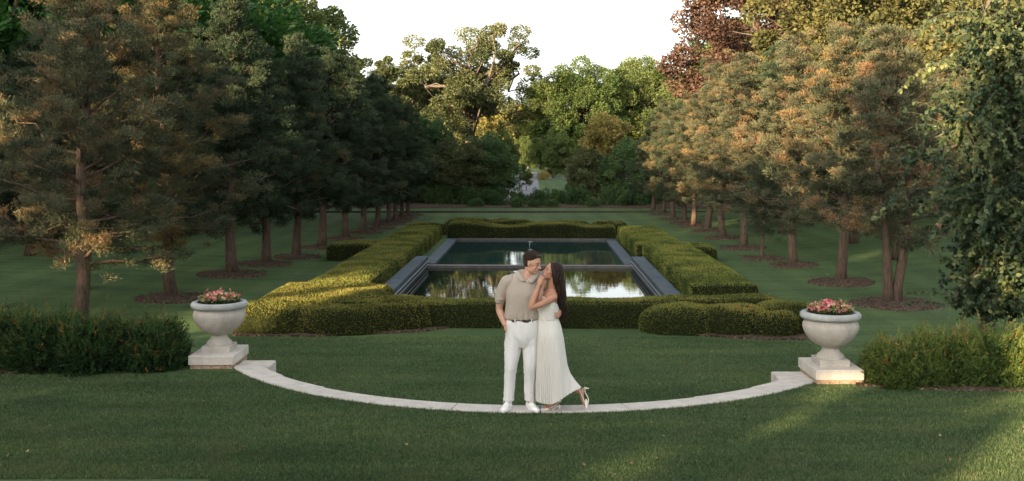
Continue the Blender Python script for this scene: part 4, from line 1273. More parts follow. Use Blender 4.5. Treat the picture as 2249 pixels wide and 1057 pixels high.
SC = 193.0; PD = 11.92
def pp(px, py, dy=0.0):
    """point of a figure: picture column and row as measured on the photograph, metres in depth"""
    return np.array([(px - 1140) / SC, dy, (905 - py) / SC])
PEOPLE_X = (1140 - 1124.5) / F * PD
def loft(g, secs, k=28, yaw=0.0, ex=2.3):
    """closed body from horizontal-ish sections (centre, half width, half depth)"""
    V = []
    th = np.linspace(0, 2 * PI, k, endpoint=False)
    c_, s_ = np.abs(np.cos(th)) ** (2 / ex) * np.sign(np.cos(th)), np.abs(np.sin(th)) ** (2 / ex) * np.sign(np.sin(th))
    for sec in secs:
        c, a, b_ = sec[:3]; yw = sec[3] if len(sec) > 3 else yaw; til = sec[4] if len(sec) > 4 else 0.0
        x = a * c_; y = b_ * s_
        X = x * math.cos(yw) - y * math.sin(yw); Y = x * math.sin(yw) + y * math.cos(yw)
        V.append(np.stack([c[0] + X, c[1] + Y, c[2] + til * X], 1))
    V = np.concatenate(V); n = len(secs)
    i = np.arange(k); j = (i + 1) % k
    Q = np.concatenate([np.stack([r * k + i, (r + 1) * k + i, (r + 1) * k + j, r * k + j], 1) for r in range(n - 1)])
    if secs[0][0][2] < secs[-1][0][2]: Q = Q[:, ::-1]
    n0 = g.n; g.add(V, Q, 0, .5, True)
    up = secs[0][0][2] < secs[-1][0][2]
    c0 = np.arange(k) if not up else np.arange(k)[::-1]
    g.F.append((c0.reshape(1, -1) + n0, 0, np.array([.5]), False))
    c1 = (np.arange(k)[::-1] if not up else np.arange(k)) + (n - 1) * k
    g.F.append((c1.reshape(1, -1) + n0, 0, np.array([.5]), False))

def spline(P, R, m=6):
    P = np.asarray(P, float); R = np.asarray(R, float)
    if R.ndim == 1: R = R[:, None]
    Q = np.concatenate([P, R], 1); out = []
    n = len(Q)
    for i in range(n - 1):
        p0 = Q[max(i - 1, 0)]; p1 = Q[i]; p2 = Q[i + 1]; p3 = Q[min(i + 2, n - 1)]
        for t in np.linspace(0, 1, m, endpoint=False):
            out.append(.5 * ((2 * p1) + (-p0 + p2) * t + (2 * p0 - 5 * p1 + 4 * p2 - p3) * t * t + (-p0 + 3 * p1 - 3 * p2 + p3) * t ** 3))
    out.append(Q[-1]); out = np.array(out)
    r = out[:, 3:]
    return out[:, :3], (r[:, 0] if r.shape[1] == 1 else r)
def limb(g, P, R, k=16, m=6, balls=True):
    p, r = spline(P, R, m)
    add_tube(g, p, r, k)
    if balls:
        for q, rr in ((p[0], r[0]), (p[-1], r[-1])):
            rr = rr if np.ndim(rr) == 0 else min(rr)
            add_ell(g, q, (rr * .98,) * 3, nu=14, nv=8)

def basis(fwd, up=(0, 0, 1), roll=0.0):
    """columns: x = forward, y = left, z = up of a head"""
    x = unit(np.array(fwd, float)); y = unit(np.cross(np.array(up, float), x)); z = np.cross(x, y)
    if roll:
        c, s = math.cos(roll), math.sin(roll); y, z = y * c + z * s, z * c - y * s
    return np.stack([x, y, z], 1)
def head_shapes(g, C, B, s=1.0, female=False):
    def P(x, y, z): return C + B @ (np.array([x, y, z]) * s)
    def E(c, r): add_ell(g, P(*c), tuple(np.array(r) * s), B, nu=20, nv=14)
    E((-.012, 0, .035), (.096, .076, .088))
    E((.030, 0, .020), (.060, .066, .080))
    E((.030, 0, -.040), (.056, .052 if female else .058, .062))
    E((.018, 0, -.066), (.060, .046 if female else .054, .036))
    E((.066, 0, -.088), (.022, .020 if female else .026, .020))
    E((.070, 0, .030), (.020, .050, .018))                      # brow
    E((.058, .034, -.022), (.026, .022, .024)); E((.058, -.034, -.022), (.026, .022, .024))   # cheeks
    E((.080, 0, -.052), (.014, .024, .018))                     # mouth area
    limb(g, [P(.082, 0, .022), P(.097, 0, -.004), P(.110 if not female else .106, 0, -.022)], [.008 * s, .010 * s, .012 * s], 10, 4)
    E((.092, .011, -.026), (.012, .009, .008)); E((.092, -.011, -.026), (.012, .009, .008))
    for sg in (-1, 1):
        E((-.004, sg * .077, -.004), (.017, .009, .031)); E((-.002, sg * .074, -.024), (.010, .009, .014))
def face_parts(e, C, B, s, mats, female=False):
    def P(x, y, z): return C + B @ (np.array([x, y, z]) * s)
    for sg in (-1, 1):
        g = Geo(); add_ell(g, P(.0845, sg * .031, .008), (.006 * s, .013 * s, .0048 * s), B); g.build('eye', M['eye'], e)
        g = Geo(); limb(g, [P(.086, sg * .018, .027), P(.086, sg * .034, .032), P(.074, sg * .05, .027)], [.003, .0036, .002], 6, 3); g.build('eyebrow', M[mats], e)
    g = Geo(); add_ell(g, P(.0915, 0, -.050), (.006 * s, .018 * s, .004 * s), B); add_ell(g, P(.0905, 0, -.058), (.006 * s, .016 * s, .005 * s), B); g.build('lips', M['lip'], e)

def hand(g, W, K, pn, lens, curl, spread=.0, s=1.0, thumb=1, tdir=None, tcurl=.3):
    """palm from wrist W to knuckles K; pn = direction the palm faces; curl = bend per finger"""
    W = np.asarray(W, float); K = np.asarray(K, float)
    f = unit(K - W); pn = unit(pn - f * np.dot(pn, f)); sd = np.cross(f, pn)
    B = np.stack([f, sd, pn], 1)
    ln = np.linalg.norm(K - W)
    add_ell(g, W + f * ln * .55, (ln * .60, .041 * s, .017 * s), B)
    add_ell(g, W + f * ln * .90, (.022 * s, .040 * s, .014 * s), B)
    for i in range(4):
        o = (i - 1.5) * .0205 * s
        p = K + sd * o - f * .012 - f * abs(i - 1.2) * .004
        d_ = unit(f + sd * (i - 1.5) * spread); c = curl[i]; L_ = lens[i] * s; P = [p - f * .015, p]
        for seg, fr in enumerate((.45, .31, .24)):
            ang = c * (.75 if seg == 0 else 1.0)
            d_ = unit(d_ * math.cos(ang) + pn * math.sin(ang)) if seg == 0 else unit(d_ * math.cos(ang) + unit(pn - d_ * np.dot(pn, d_)) * math.sin(ang))
            P.append(P[-1] + d_ * L_ * fr)
        add_tube(g, P, [.0088 * s, .0088 * s, .0082 * s, .0074 * s, .006 * s], 8)
        add_ell(g, P[-1], (.006 * s,) * 3, nu=8, nv=6)
    b0 = W + f * ln * .30 + sd * (-thumb) * .022 * s
    td = unit(np.asarray(tdir, float)) if tdir is not None else unit(f * .6 - sd * thumb * .8 + pn * .35)
    p1 = b0 + td * .038 * s; p2 = p1 + unit(td + f * tcurl) * .030 * s; p3 = p2 + unit(td + f * tcurl * 1.6) * .024 * s
    add_tube(g, [b0, p1, p2, p3], [.014 * s, .011 * s, .0095 * s, .007 * s], 8); add_ell(g, p3, (.007 * s,) * 3, nu=8, nv=6)

def hair_tufts(g, C, B, s, n, rng, rmin, rmax, region, L=(.02, .035), r=.006):
    for i in range(n):
        v = unit(rng.normal(size=3))
        if not region(v): continue
        p = C + B @ (v * np.array([.100, .082, .094]) * s + np.array([-.012, 0, .037]) * s)
        nrm = B @ v; t = unit(rng.normal(size=3)); t = unit(t - nrm * np.dot(t, nrm))
        l = rng.uniform(*L)
        add_tube(g, [p - nrm * .006, p + nrm * l * .35 + t * l * .3, p + nrm * l * .35 + t * l * .8, p + nrm * l * .05 + t * l], [r, r, r * .8, r * .35], 5)

def man():
    e = empty('person', (PEOPLE_X, PD, .012), 0, 'standing man in a beige knit polo and white trousers, hand in his pocket', 'person', 'couple standing on the stone arc')
    hc = pp(1168.5, 584.5, -.02); hb = basis((.86, -.40, -.26), roll=-.05)
    rsh = pp(1112, 624, .0); lsh = pp(1189, 618, .05)
    # ---- body: one skin
    g = Geo()
    head_shapes(g, hc, hb, 1.02)
    limb(g, [pp(1152, 636, .02), pp(1157, 618, .015), pp(1163, 600, .01), pp(1165, 585, .0)], [.075, .062, .058, .055], 18)
    loft(g, [(pp(1148, 752), .10, .05), (pp(1148, 735), .14, .08), (pp(1147, 700), .145, .10), (pp(1149, 672), .155, .11), (pp(1151, 645), .17, .115), (pp(1152, 627, .01), .15, .09), (pp(1153, 614, .02), .10, .06)])
    elb = pp(1096.5, 683, .03); wri = pp(1109, 718, -.05)
    limb(g, [rsh, pp(1103, 655, .01), elb, pp(1101, 699, .0), wri], [(.055, .055), (.050, .050), (.041, .041), (.040, .037), (.028, .024)])
    # hand in the pocket, thumb outside
    hand(g, wri, pp(1122, 735, -.075), (0.1, .75, -.2), [.07, .075, .07, .055], [.5, .5, .5, .5], s=1.0, thumb=1, tdir=(.62, -.25, -.25), tcurl=.15)
    # left arm behind her back, hand on the near side of her waist
    lel = pp(1221, 664, .24); lwr = pp(1233, 688, .01)
    limb(g, [lsh, pp(1206, 645, .15), lel], [.055, .050, .042])
    limb(g, [lel, pp(1229, 675, .14), lwr], [(.042, .042), (.040, .036), (.027, .024)])
    hand(g, lwr, pp(1226.5, 696, -.100), (-1, .1, 0.0), [.074, .082, .076, .060], [.62, .60, .58, .60], spread=.10, s=1.0, thumb=-1, tdir=(-.45, -.65, .62), tcurl=.2)
    for hip, knee, ank in ((pp(1131, 740), pp(1121, 815, -.03), pp(1116, 893, 0)), (pp(1165, 740), pp(1163, 815, -.03), pp(1164, 893, 0))):
        limb(g, [hip, (hip + knee) / 2, knee, knee * .55 + ank * .45 + np.array([0, .012, 0]), ank], [.066, .060, .048, .042, .032])
    remesh(g, 'body', [M['skin']], e, .0055, 3)
    face_parts(e, hc, hb, 1.02, 'hair_m')
    # ---- hair
    rng = np.random.default_rng(4); g = Geo()
    def P(x, y, z): return hc + hb @ (np.array([x, y, z]) * 1.02)
    add_ell(g, P(-.020, 0, .054), (.094, .081, .081), hb)
    add_ell(g, P(-.046, 0, .018), (.066, .077, .080), hb)
    add_ell(g, P(.030, 0, .100), (.050, .060, .026), hb)
    hair_tufts(g, hc, hb, 1.03, 2600, rng, 0, 1, lambda v: v[2] > .12 + .75 * max(0, v[0]), (.014, .030), .0030)
    hair_tufts(g, hc, hb, 1.0, 1500, rng, 0, 1, lambda v: (v[0] < -.25 and -.55 < v[2] < .3), (.006, .012), .0022)
    o = g.build('hair', M['hair_m'], e)
    # ---- polo
    g = Geo()
    loft(g, [(pp(1146.5, 709), .172, .128), (pp(1146, 702), .196, .145), (pp(1146.5, 692), .196, .146), (pp(1147.5, 672), .190, .142), (pp(1149, 652, .0), .198, .142),
             (pp(1150.5, 638, .01), .205, .130), (pp(1151, 624, .015), .190, .112), (pp(1152, 614, .02), .158, .094), (pp(1154, 606, .03), .116, .076), (pp(1155, 601, .045), .086, .062)], 36)
    limb(g, [rsh + np.array([.05, 0, .015]), rsh + np.array([-.005, 0, -.025]), pp(1101, 648, .01), pp(1098, 665, .015)], [(.066, .075), (.067, .074), (.060, .064), (.056, .058)], 20)
    limb(g, [lsh + np.array([-.03, 0, .01]), lsh + np.array([.02, 0.02, -.01]), pp(1204, 643, .13), pp(1210, 652, .17)], [(.070, .075), (.070, .072), (.066, .066), (.062, .062)], 20)
    def folds(co, no):
        out = co.copy()
        for i in range(len(co)):
            p = co[i]
            f = noise.noise(Vector((p[0] * 6, p[1] * 6, p[2] * 3.2 + p[0] * 5))) * .011 + noise.noise(Vector((p[0] * 17, p[1] * 15, p[2] * 9))) * .004
            vz = (905 - 623) / SC + abs(p[0] - (1157 - 1140) / SC) * 1.15
            if p[1] < .045 and p[2] > vz:
                out[i] = p - no[i] * min(.040, (p[2] - vz) * 1.6); continue
            hem = max(0.0, 1 - abs(p[2] - 1.075) / .07)
            f += hem * .006 * math.sin(p[0] * 95 + 4 * p[1])
            out[i] = p + no[i] * f
        return out
    remesh(g, 'polo_shirt', [M['shirt']], e, .006, 3, folds)
    # sleeve cuff band and collar
    g = Geo(); add_tube(g, [pp(1098.6, 660, .013), pp(1097.8, 665.5, .015)], [.0595, .0585], 24); g.build('sleeve_cuff', M['shirt'], e)
    g = Geo()
    for sg in (-1, 1):
        # collar leaf: from the nape round the neck to a point at the front
        P0 = [pp(1153, 600, .115), pp(1157 + sg * 17, 601, .06), pp(1158 + sg * 16, 608, -.03), pp(1157 + sg * 6, 620, -.095)]
        P1 = [pp(1153, 608, .125), pp(1157 + sg * 21, 607, .075), pp(1158 + sg * 24, 615, -.045), pp(1157 + sg * 14, 626, -.125)]
        if sg > 0:
            P0[3] = pp(1160, 624, -.112); P1[3] = pp(1167, 626, -.128)
        else:
            P0[3] = pp(1154, 622, -.112); P1[3] = pp(1146, 622, -.125)
        a_, _ = spline(P0, np.zeros(4), 5); b2, _ = spline(P1, np.zeros(4), 5)
        t_ = 10
        V = np.concatenate([a_, (a_ + b2) / 2 + np.array([0, -.006, .010]), b2]); m_ = len(a_)
        Q = [(r * m_ + i, r * m_ + i + 1, (r + 1) * m_ + i + 1, (r + 1) * m_ + i) for r in range(2) for i in range(m_ - 1)]
        g.add(V, Q, 0, .5, True)
    o = g.build('collar', M['shirt'], e); md = o.modifiers.new('thick', 'SOLIDIFY'); md.thickness = .005; md.offset = 0
    # ---- belt
    g = Geo()
    def band(zc, h, a, b_, cx, y0=0.0):
        th = np.linspace(0, 2 * PI, 48, endpoint=False)
        for zz in (0,):
            V = np.concatenate([np.stack([cx + aa * np.cos(th), y0 + bb * np.sin(th), np.full(48, z_)], 1) for aa, bb, z_ in ((a, b_, zc - h / 2), (a, b_, zc + h / 2), (a - .012, b_ - .012, zc + h / 2), (a - .012, b_ - .012, zc - h / 2))])
            i = np.arange(48); j = (i + 1) % 48
            Q = np.concatenate([np.stack([r * 48 + i, r * 48 + j, ((r + 1) % 4) * 48 + j, ((r + 1) % 4) * 48 + i], 1) for r in range(4)])
            g.add(V, Q, 0, .5, True)
    wc = pp(1147, 707.5); band(wc[2], .036, .187, .137, wc[0])
    g.build('belt', M['belt'], e)
    for px in (1131, 1167):
        g = Geo(); x_ = pp(px, 0)[0]; yy = -.137 * math.sqrt(max(0, 1 - ((x_ - wc[0]) / .187) ** 2)) - .004
        add_box(g, x_ - .006, x_ + .006, yy - .003, yy + .006, wc[2] - .028, wc[2] + .022); g.build('belt_loop', M['trouser'], e)
    # ---- trousers
    g = Geo()
    loft(g, [(pp(1147, 707), .182, .132), (pp(1147, 716), .187, .140), (pp(1147.5, 730), .194, .138), (pp(1148, 745), .194, .130), (pp(1148.5, 758), .178, .114), (pp(1148, 768), .13, .095)], 36)
    for hip, k1, knee, c1, hem, rr in (
            (pp(1129.5, 727), pp(1126, 775, -.01), pp(1121.5, 815, -.025), pp(1119, 850, -.005), pp(1116.5, 886, .0), ((.102, .115), (.094, .100), (.074, .080), (.063, .072), (.056, .066))),
            (pp(1165, 727), pp(1165, 775, -.01), pp(1163.5, 815, -.025), pp(1163.5, 850, -.005), pp(1163.5, 886, .0), ((.100, .115), (.092, .100), (.076, .082), (.066, .074), (.060, .068)))):
        p, r = spline([hip, k1, knee, c1, hem], rr, 6)
        secs = [(p[i], r[i][0], r[i][1]) for i in range(len(p))]
        loft(g, secs, 28, ex=2.1)
    def tfold(co, no):
        out = co.copy()
        for i in range(len(co)):
            p = co[i]
            f = noise.noise(Vector((p[0] * 9, p[1] * 8, p[2] * 5 + 9))) * .008
            if p[2] > .66: f += .006 * noise.noise(Vector(((p[0] + .04) * 20 + p[2] * 12, p[1] * 10, p[2] * 8)))
            hm = max(0.0, 1 - (p[2] - .10) / .20)
            f += hm * .008 * noise.noise(Vector((p[0] * 14, p[1] * 9, p[2] * 22)))
            kn = max(0.0, 1 - abs(p[2] - .45) / .12); f += kn * .007 * noise.noise(Vector((p[0] * 12 + p[2] * 9, p[1] * 9, p[2] * 24)))
            crease = math.exp(-((no[i][0]) / .12) ** 2) if no[i][1] < 0 else 0
            f += .004 * crease
            out[i] = p + no[i] * f
        return out
    remesh(g, 'trousers', [M['trouser']], e, .006, 14, tfold)
    # pocket edge
    g = Geo(); limb(g, [pp(1114.5, 716, -.098), pp(1116, 728, -.112), pp(1110, 738, -.092)], [.005, .006, .005], 6, 4); g.build('pocket_edge', M['trouser'], e)
    # ---- sneakers
    for ank, toe in ((pp(1116.5, 893, .02), pp(1104, 904, -.21)), (pp(1163.5, 893, .02), pp(1180, 904, -.20))):
        dv = unit((toe - ank) * np.array([1, 1, 0])); sdv = np.array([-dv[1], dv[0], 0])
        B = np.stack([dv, sdv, np.array([0, 0, 1.0])], 1); a0 = np.array([ank[0], ank[1], 0.0])
        def Q_(f, s_, z_): return a0 + dv * f + sdv * s_ + np.array([0, 0, z_])
        g = Geo()
        loft(g, [(Q_(.0, 0, .020), .043, .050), (Q_(.0, 0, .06), .041, .047), (Q_(.0, 0, .095), .038, .044)], 20)
        add_ell(g, Q_(-.005, 0, .045), (.062, .042, .040), B); add_ell(g, Q_(.07, 0, .050), (.085, .041, .038), B)
        add_ell(g, Q_(.145, 0, .034), (.085, .046, .030), B); add_ell(g, Q_(.19, 0, .028), (.050, .042, .024), B)
        add_ell(g, Q_(.045, 0, .080), (.050, .024, .028), B)
        sh = remesh(g, 'sneaker', [M['shoe']], e, .005, 2)
        g = Geo(); th = np.linspace(0, 2 * PI, 32, endpoint=False)
        px_ = .090 + .150 * np.cos(th); py_ = .047 * np.sin(th) * (1 + .12 * np.cos(th - .3))
        V = np.concatenate([np.array([Q_(a, b_, z_) for a, b_ in zip(px_, py_)]) for z_ in (.008, .030)])
        i = np.arange(32); j = (i + 1) % 32
        g.add(V, np.stack([i, j, 32 + j, 32 + i], 1), 0, .5, True)
        g.F.append((np.arange(32, 64).reshape(1, -1), 0, np.array([.5]), False)); g.F.append((np.arange(31, -1, -1).reshape(1, -1), 0, np.array([.5]), False))
        g.build('sole', M['shoe'], sh)
        g = Geo()
        for k in range(4):
            f = .055 + k * .022; zz = .104 - k * .011
            limb(g, [Q_(f, -.026, zz - .016), Q_(f + .004, 0, zz), Q_(f, .026, zz - .016)], [.0032] * 3, 6, 4, False)
        limb(g, [Q_(.05, 0, .112), Q_(.06, .028, .120), Q_(.08, .040, .085)], [.0028] * 3, 6, 4, False); limb(g, [Q_(.05, 0, .112), Q_(.06, -.030, .118), Q_(.085, -.038, .085)], [.0028] * 3, 6, 4, False)
        g.build('laces', M['shoe'], sh)

def woman():
    e = empty('person', (PEOPLE_X, PD, .012), 0, 'woman with long dark hair in a white pleated dress, one foot kicked back', 'person', 'couple standing on the stone arc')
    hc = pp(1212.5, 603, -.03); hb = basis((-.88, -.20, .30), roll=.0)
    g = Geo()
    head_shapes(g, hc, hb, .93, True)
    limb(g, [pp(1211, 646, -.01), pp(1212, 632, -.015), pp(1214, 618, -.025), pp(1216, 606, -.03)], [.056, .048, .046, .05], 16)
    loft(g, [(pp(1206, 748), .115, .155), (pp(1206, 730), .115, .150), (pp(1205, 704), .100, .115), (pp(1204, 684), .098, .120), (pp(1204, 668), .112, .130),
             (pp(1207, 656), .100, .140), (pp(1210, 648), .080, .130), (pp(1211, 641), .055, .085)], 28)
    nsh = pp(1215, 655, -.135); nel = pp(1165.5, 674.5, -.235); nwr = pp(1182, 630, -.165)
    limb(g, [nsh, pp(1201, 662, -.175), pp(1184, 670, -.215), nel], [.045, .041, .036, .033])
    limb(g, [nel, pp(1170, 658, -.225), pp(1177, 643, -.19), nwr], [(.034, .034), (.034, .032), (.028, .026), (.021, .019)])
    hand(g, nwr, pp(1187.5, 613, -.155), (.35, .75, -.1), [.064, .070, .066, .052], [.55, .50, .55, .60], s=.86, thumb=-1, tdir=(.45, .2, .75))
    fsh = pp(1203, 656, .12); fel = pp(1180, 672, -.13); fwr = pp(1190, 636, -.135)
    limb(g, [fsh, pp(1192, 665, .0), fel], [.042, .038, .032])
    limb(g, [fel, pp(1184, 654, -.15), fwr], [(.032, .032), (.028, .026), (.020, .018)])
    hand(g, fwr, pp(1195, 620, -.125), (-.4, .6, .1), [.062, .068, .064, .05], [.6, .55, .6, .7], s=.86, thumb=1, tdir=(-.1, .1, .9))
    # standing leg
    limb(g, [pp(1203, 738, -.05), pp(1198, 775, -.06), pp(1197, 815, -.07), pp(1208, 850, -.05), pp(1220, 876, -.04), pp(1222, 885, -.04)], [.080, .072, .050, .046, .031, .029])
    limb(g, [pp(1224, 884, -.04), pp(1216, 890, -.05), pp(1204, 898, -.06), pp(1195, 902.5, -.065)], [(.026, .030), (.022, .031), (.017, .034), (.010, .030)], 14)
    # kicked leg
    limb(g, [pp(1209, 738, .06), pp(1212, 775, .04), pp(1218, 818, .02), pp(1243, 846, .03), pp(1266, 864, .03), pp(1273, 868, .03)], [.080, .070, .050, .047, .031, .028])
    limb(g, [pp(1280, 864, .03), pp(1278, 874, .02), pp(1281, 888, .01), pp(1286, 899, .0)], [(.026, .028), (.024, .030), (.019, .033), (.011, .029)], 14)
    limb(g, [pp(1270, 866, .03), pp(1277, 868, .03)], [.029, .028], 12)
    remesh(g, 'body', [M['skin_f']], e, .005, 3)
    face_parts(e, hc, hb, .93, 'hair_f', True)
    # ---- hair: crown, then long wavy strands down her back
    rng = np.random.default_rng(9); g = Geo()
    def P(x, y, z): return hc + hb @ (np.array([x, y, z]) * .93)
    add_ell(g, P(-.028, 0, .048), (.094, .083, .084), hb)
    add_ell(g, P(-.050, 0, .000), (.076, .080, .085), hb)
    for sg in (-1, 1):
        limb(g, [P(.030, sg * .058, .075), P(.018, sg * .076, .035), P(-.004, sg * .082, -.01), P(-.04, sg * .075, -.06), P(-.075, sg * .060, -.11)], [.022, .022, .026, .034, .036], 12)
    limb(g, [P(-.055, 0, .02), pp(1228, 628, .0), pp(1233, 655, .01), pp(1236, 680, .01), pp(1237, 702, .01)], [(.075, .085), (.070, .090), (.060, .085), (.045, .070), (.020, .035)], 20)
    remesh(g, 'hair', [M['hair_f']], e, .006, 2)
    hp = [o for o in e.children if o.name.startswith('hair')][0]
    g = Geo()
    for i in range(330):
        a = rng.uniform(-1, 1); b_ = rng.uniform(-1, 1)
        v = unit(np.array([rng.uniform(-.9, .45), rng.normal() * .8, rng.uniform(.15, 1)]))
        p0 = hc + hb @ (v * np.array([.097, .086, .090]) * .93 + np.array([-.026, 0, .045]) * .93)
        sd = -1 if v[1] > 0 else 1      # which side of the face it falls
        near = rng.uniform(0, 1)
        side = np.sign((hb @ v)[1]) * rng.uniform(.3, 1)
        xo = rng.uniform(-9, 9)
        end = rng.uniform(672, 714)
        pts = [p0, hc + hb @ (np.array([-.085 + .05 * rng.uniform(-1, 1), .0, .01])) + np.array([0, side * .082, 0]),
               pp(1227 + xo * .7, 630, side * .090), pp(1231.5 + xo, 655, side * .085 + .01), pp(1235 + xo, 682, side * .070 + .01), pp(1237 + xo * .7, end, side * .045 + .01)]
        q, r = spline(pts, [.006, .009, .010, .009, .008, .002], 5)
        ph = rng.uniform(0, 6.28); t = np.linspace(0, 1, len(q))
        q[:, 0] += .019 * t * np.sin(t * 15 + ph * .35); q[:, 1] += .014 * t * np.cos(t * 14 + ph)
        add_tube(g, q, r, 5)
    g.build('strands', M['hair_f'], hp)
    # ---- bodice
    g = Geo(); k = 192; th = np.linspace(0, 2 * PI, k, endpoint=False); rows = 20; V = []
    for j in range(rows + 1):
        t = j / rows
        for i in range(k):
            c, s_ = math.cos(th[i]), math.sin(th[i])
            ytop = 661.5 + 13.5 * c + 2 * s_          # higher in front (left) than at the back
            y_ = 707 + (ytop - 707) * t
            cx = 1203.8 - .8 * t; a = .112 + .012 * math.sin(t * PI) + .012 * t; b_ = .124 + .018 * t
            if c < 0: a += .020 * math.sin(min(1, t * 1.15) * PI) ** 1.5
            pl = .009 * (abs(((i / k * 24 + t * 3.6) % 1) - .5) * 2 - .5)
            x = (cx - 1140) / SC + (a + pl) * c; V.append((x, -.005 + (b_ + pl) * s_, (905 - y_) / SC))
    Q = [(j * k + i, j * k + (i + 1) % k, (j + 1) * k + (i + 1) % k, (j + 1) * k + i) for j in range(rows) for i in range(k)]
    g.add(V, Q, 0, .5, True)
    o = g.build('bodice', M['dress'], e); md = o.modifiers.new('thick', 'SOLIDIFY'); md.thickness = .004; md.offset = 0
    # ---- pleated skirt
    XL = [(0, 1181), (.12, 1179), (.3, 1178.5), (.6, 1176.5), (.85, 1175.5), (1, 1175.5)]
    XR = [(0, 1226), (.12, 1231.5), (.3, 1237), (.5, 1240.5), (.68, 1244), (.80, 1250), (.90, 1260), (1, 1273)]
    NP = 46; k = NP * 6; rows = 46; th = np.linspace(0, 2 * PI, k, endpoint=False); V = []
    def ip(T, s_): return np.interp(s_, [a for a, _ in T], [b_ for _, b_ in T])
    for j in range(rows + 1):
        t = j / rows
        xl, xr = ip(XL, t), ip(XR, t)
        for i in range(k):
            c, s_ = math.cos(th[i]), math.sin(th[i])
            hemy = 884.5 - (27 * max(0, c) ** 1.5) - 3.0 * max(0, -c) ** 2 - 3 * max(0, s_)
            y_ = 704 + (hemy - 704) * t
            # the kicked calf lifts and pushes the cloth out only at the back
            w_ = max(0.0, c)
            xr_ = xr if c > 0 else xr
            mid = (xl + min(xr, 1240 + 0 * w_)) / 2
            half_l = mid - xl; half_r = (xr - mid) * (w_ ** .35 if t > .6 else 1) if c > 0 else (mid - xl)
            hx = half_r if c > 0 else half_l
            if c > 0 and t > .6:
                base = min(xr, 1241 + 3 * t) - mid; hx = base + (xr - mid - base) * w_ ** 2.2
            b_ = .122 + .045 * min(1, t / .2) + .055 * t
            saw = (i % 6) / 6.0
            pl = (.005 + .019 * t ** .8) * ((saw * 1.25 if saw < .8 else (1 - saw) * 5) - .5)
            wv = .010 * t * math.sin(th[i] * 5 + 1.0)
            x = (mid - 1140) / SC + hx / SC * c + (pl + wv) * c
            V.append((x, .0 + (b_ + pl + wv) * s_, (905 - y_) / SC))
    Q = [(j * k + i, (j + 1) * k + i, (j + 1) * k + (i + 1) % k, j * k + (i + 1) % k) for j in range(rows) for i in range(k)]
    g = Geo(); g.add(V, Q, 0, .5, False)
    o = g.build('pleated_skirt', M['dress'], e); md = o.modifiers.new('thick', 'SOLIDIFY'); md.thickness = .003; md.offset = 0
    # ---- slingback heels
    def slab(g, path, w_, t0, nrm):
        P = np.array(path); n = len(P); nrm = unit(np.array(nrm, float))
        T = unit(np.gradient(P, axis=0)); S = unit(np.cross(T, np.tile(nrm, (n, 1))))
        ws = np.interp(np.linspace(0, 1, n), np.linspace(0, 1, len(w_)), w_)[:, None]
        U = unit(np.cross(S, T))
        V = np.concatenate([np.stack([P + S * ws, P - S * ws, P - S * ws - U * t0, P + S * ws - U * t0], 1).reshape(-1, 3)])
        Q = [(a * 4 + b_, a * 4 + (b_ + 1) % 4, (a + 1) * 4 + (b_ + 1) % 4, (a + 1) * 4 + b_) for a in range(n - 1) for b_ in range(4)]
        n0 = g.n; g.add(V, Q, 0, .5, True); g.F.append((np.array([[0, 1, 2, 3]]) + n0, 0, np.array([.5]), False)); g.F.append((np.array([[3, 2, 1, 0]]) + n0 + (n - 1) * 4, 0, np.array([.5]), False))
    def shoe(pts, wid, toe_c, toe_r, toe_B, heel0, heel1, strapA, nrm):
        p, _ = spline(pts, np.zeros(len(pts)), 5)
        g = Geo(); slab(g, p, wid, .008, nrm); s_ = g.build('heeled_sandal', M['heel'], e)
        g = Geo(); add_ell(g, toe_c, toe_r, toe_B); g.build('toe_cap', M['heel'], s_)
        g = Geo(); add_tube(g, [heel0, (heel0 + heel1) / 2, heel1], [.012, .007, .006], 8); g.build('heel_spike', M['heel'], s_)
        g = Geo(); q, r = spline(strapA, [.0045] * len(strapA), 6); add_tube(g, q, r, 6); g.build('ankle_strap', M['heel'], s_)
    # standing foot
    shoe([pp(1229, 893.5, -.04), pp(1219, 897.5, -.045), pp(1208, 904, -.055), pp(1187, 906, -.07)], [.024, .022, .034, .012],
         pp(1196, 902.5, -.066), (.062, .036, .017), basis((-1, -.12, -.05)), pp(1229.5, 895, -.04), pp(1228, 906.6, -.04),
         [pp(1206, 899, -.090), pp(1219, 893, -.078), pp(1230, 884, -.045), pp(1231, 888, -.02), pp(1219, 893, -.008), pp(1206, 899, -.02)], (0, 0, 1))
    # kicked foot: sole faces right, toe down
    shoe([pp(1285.5, 858, .03), pp(1286.5, 869, .025), pp(1293, 884, .01), pp(1288.5, 905, -.01)], [.024, .022, .034, .012],
         pp(1287.5, 894, .0), (.058, .034, .019), basis((.02, -.15, -1), up=(1, 0, 0)), pp(1286, 860, .03), pp(1294, 861, .03),
         [pp(1283, 889, -.030), pp(1279, 876, -.012), pp(1272, 862, .0), pp(1276, 857, .03), pp(1274, 863, .06), pp(1281, 880, .05)], (1, 0, 0))
man(); woman()
T_can = bt('maple', 51, 12.2, 3.6, 7.6, 120, 200, .45, .34, rc=.20, hollow=.3, trunk_r=.25, low=.70)  # unseen high crown, added to close the sun gaps from above
CASTERS_J = [(8.6, -16, .9), (5.8, -16, .9), (2.9, -16, .92), (0.1, -16, .96), (-4.3, -16, .68), (-7.95, -16, 1.12), (-10.4, -17, 1.04), (-12.9, -16, 1.04), (-16.3, -17, .48), (-19.8, -16, .80), (-22.3, -16, .97), (-24.6, -16, 1.22), (-27.6, -16, 1.28)]  # unseen row, spacing and heights shaped to let sun patches through
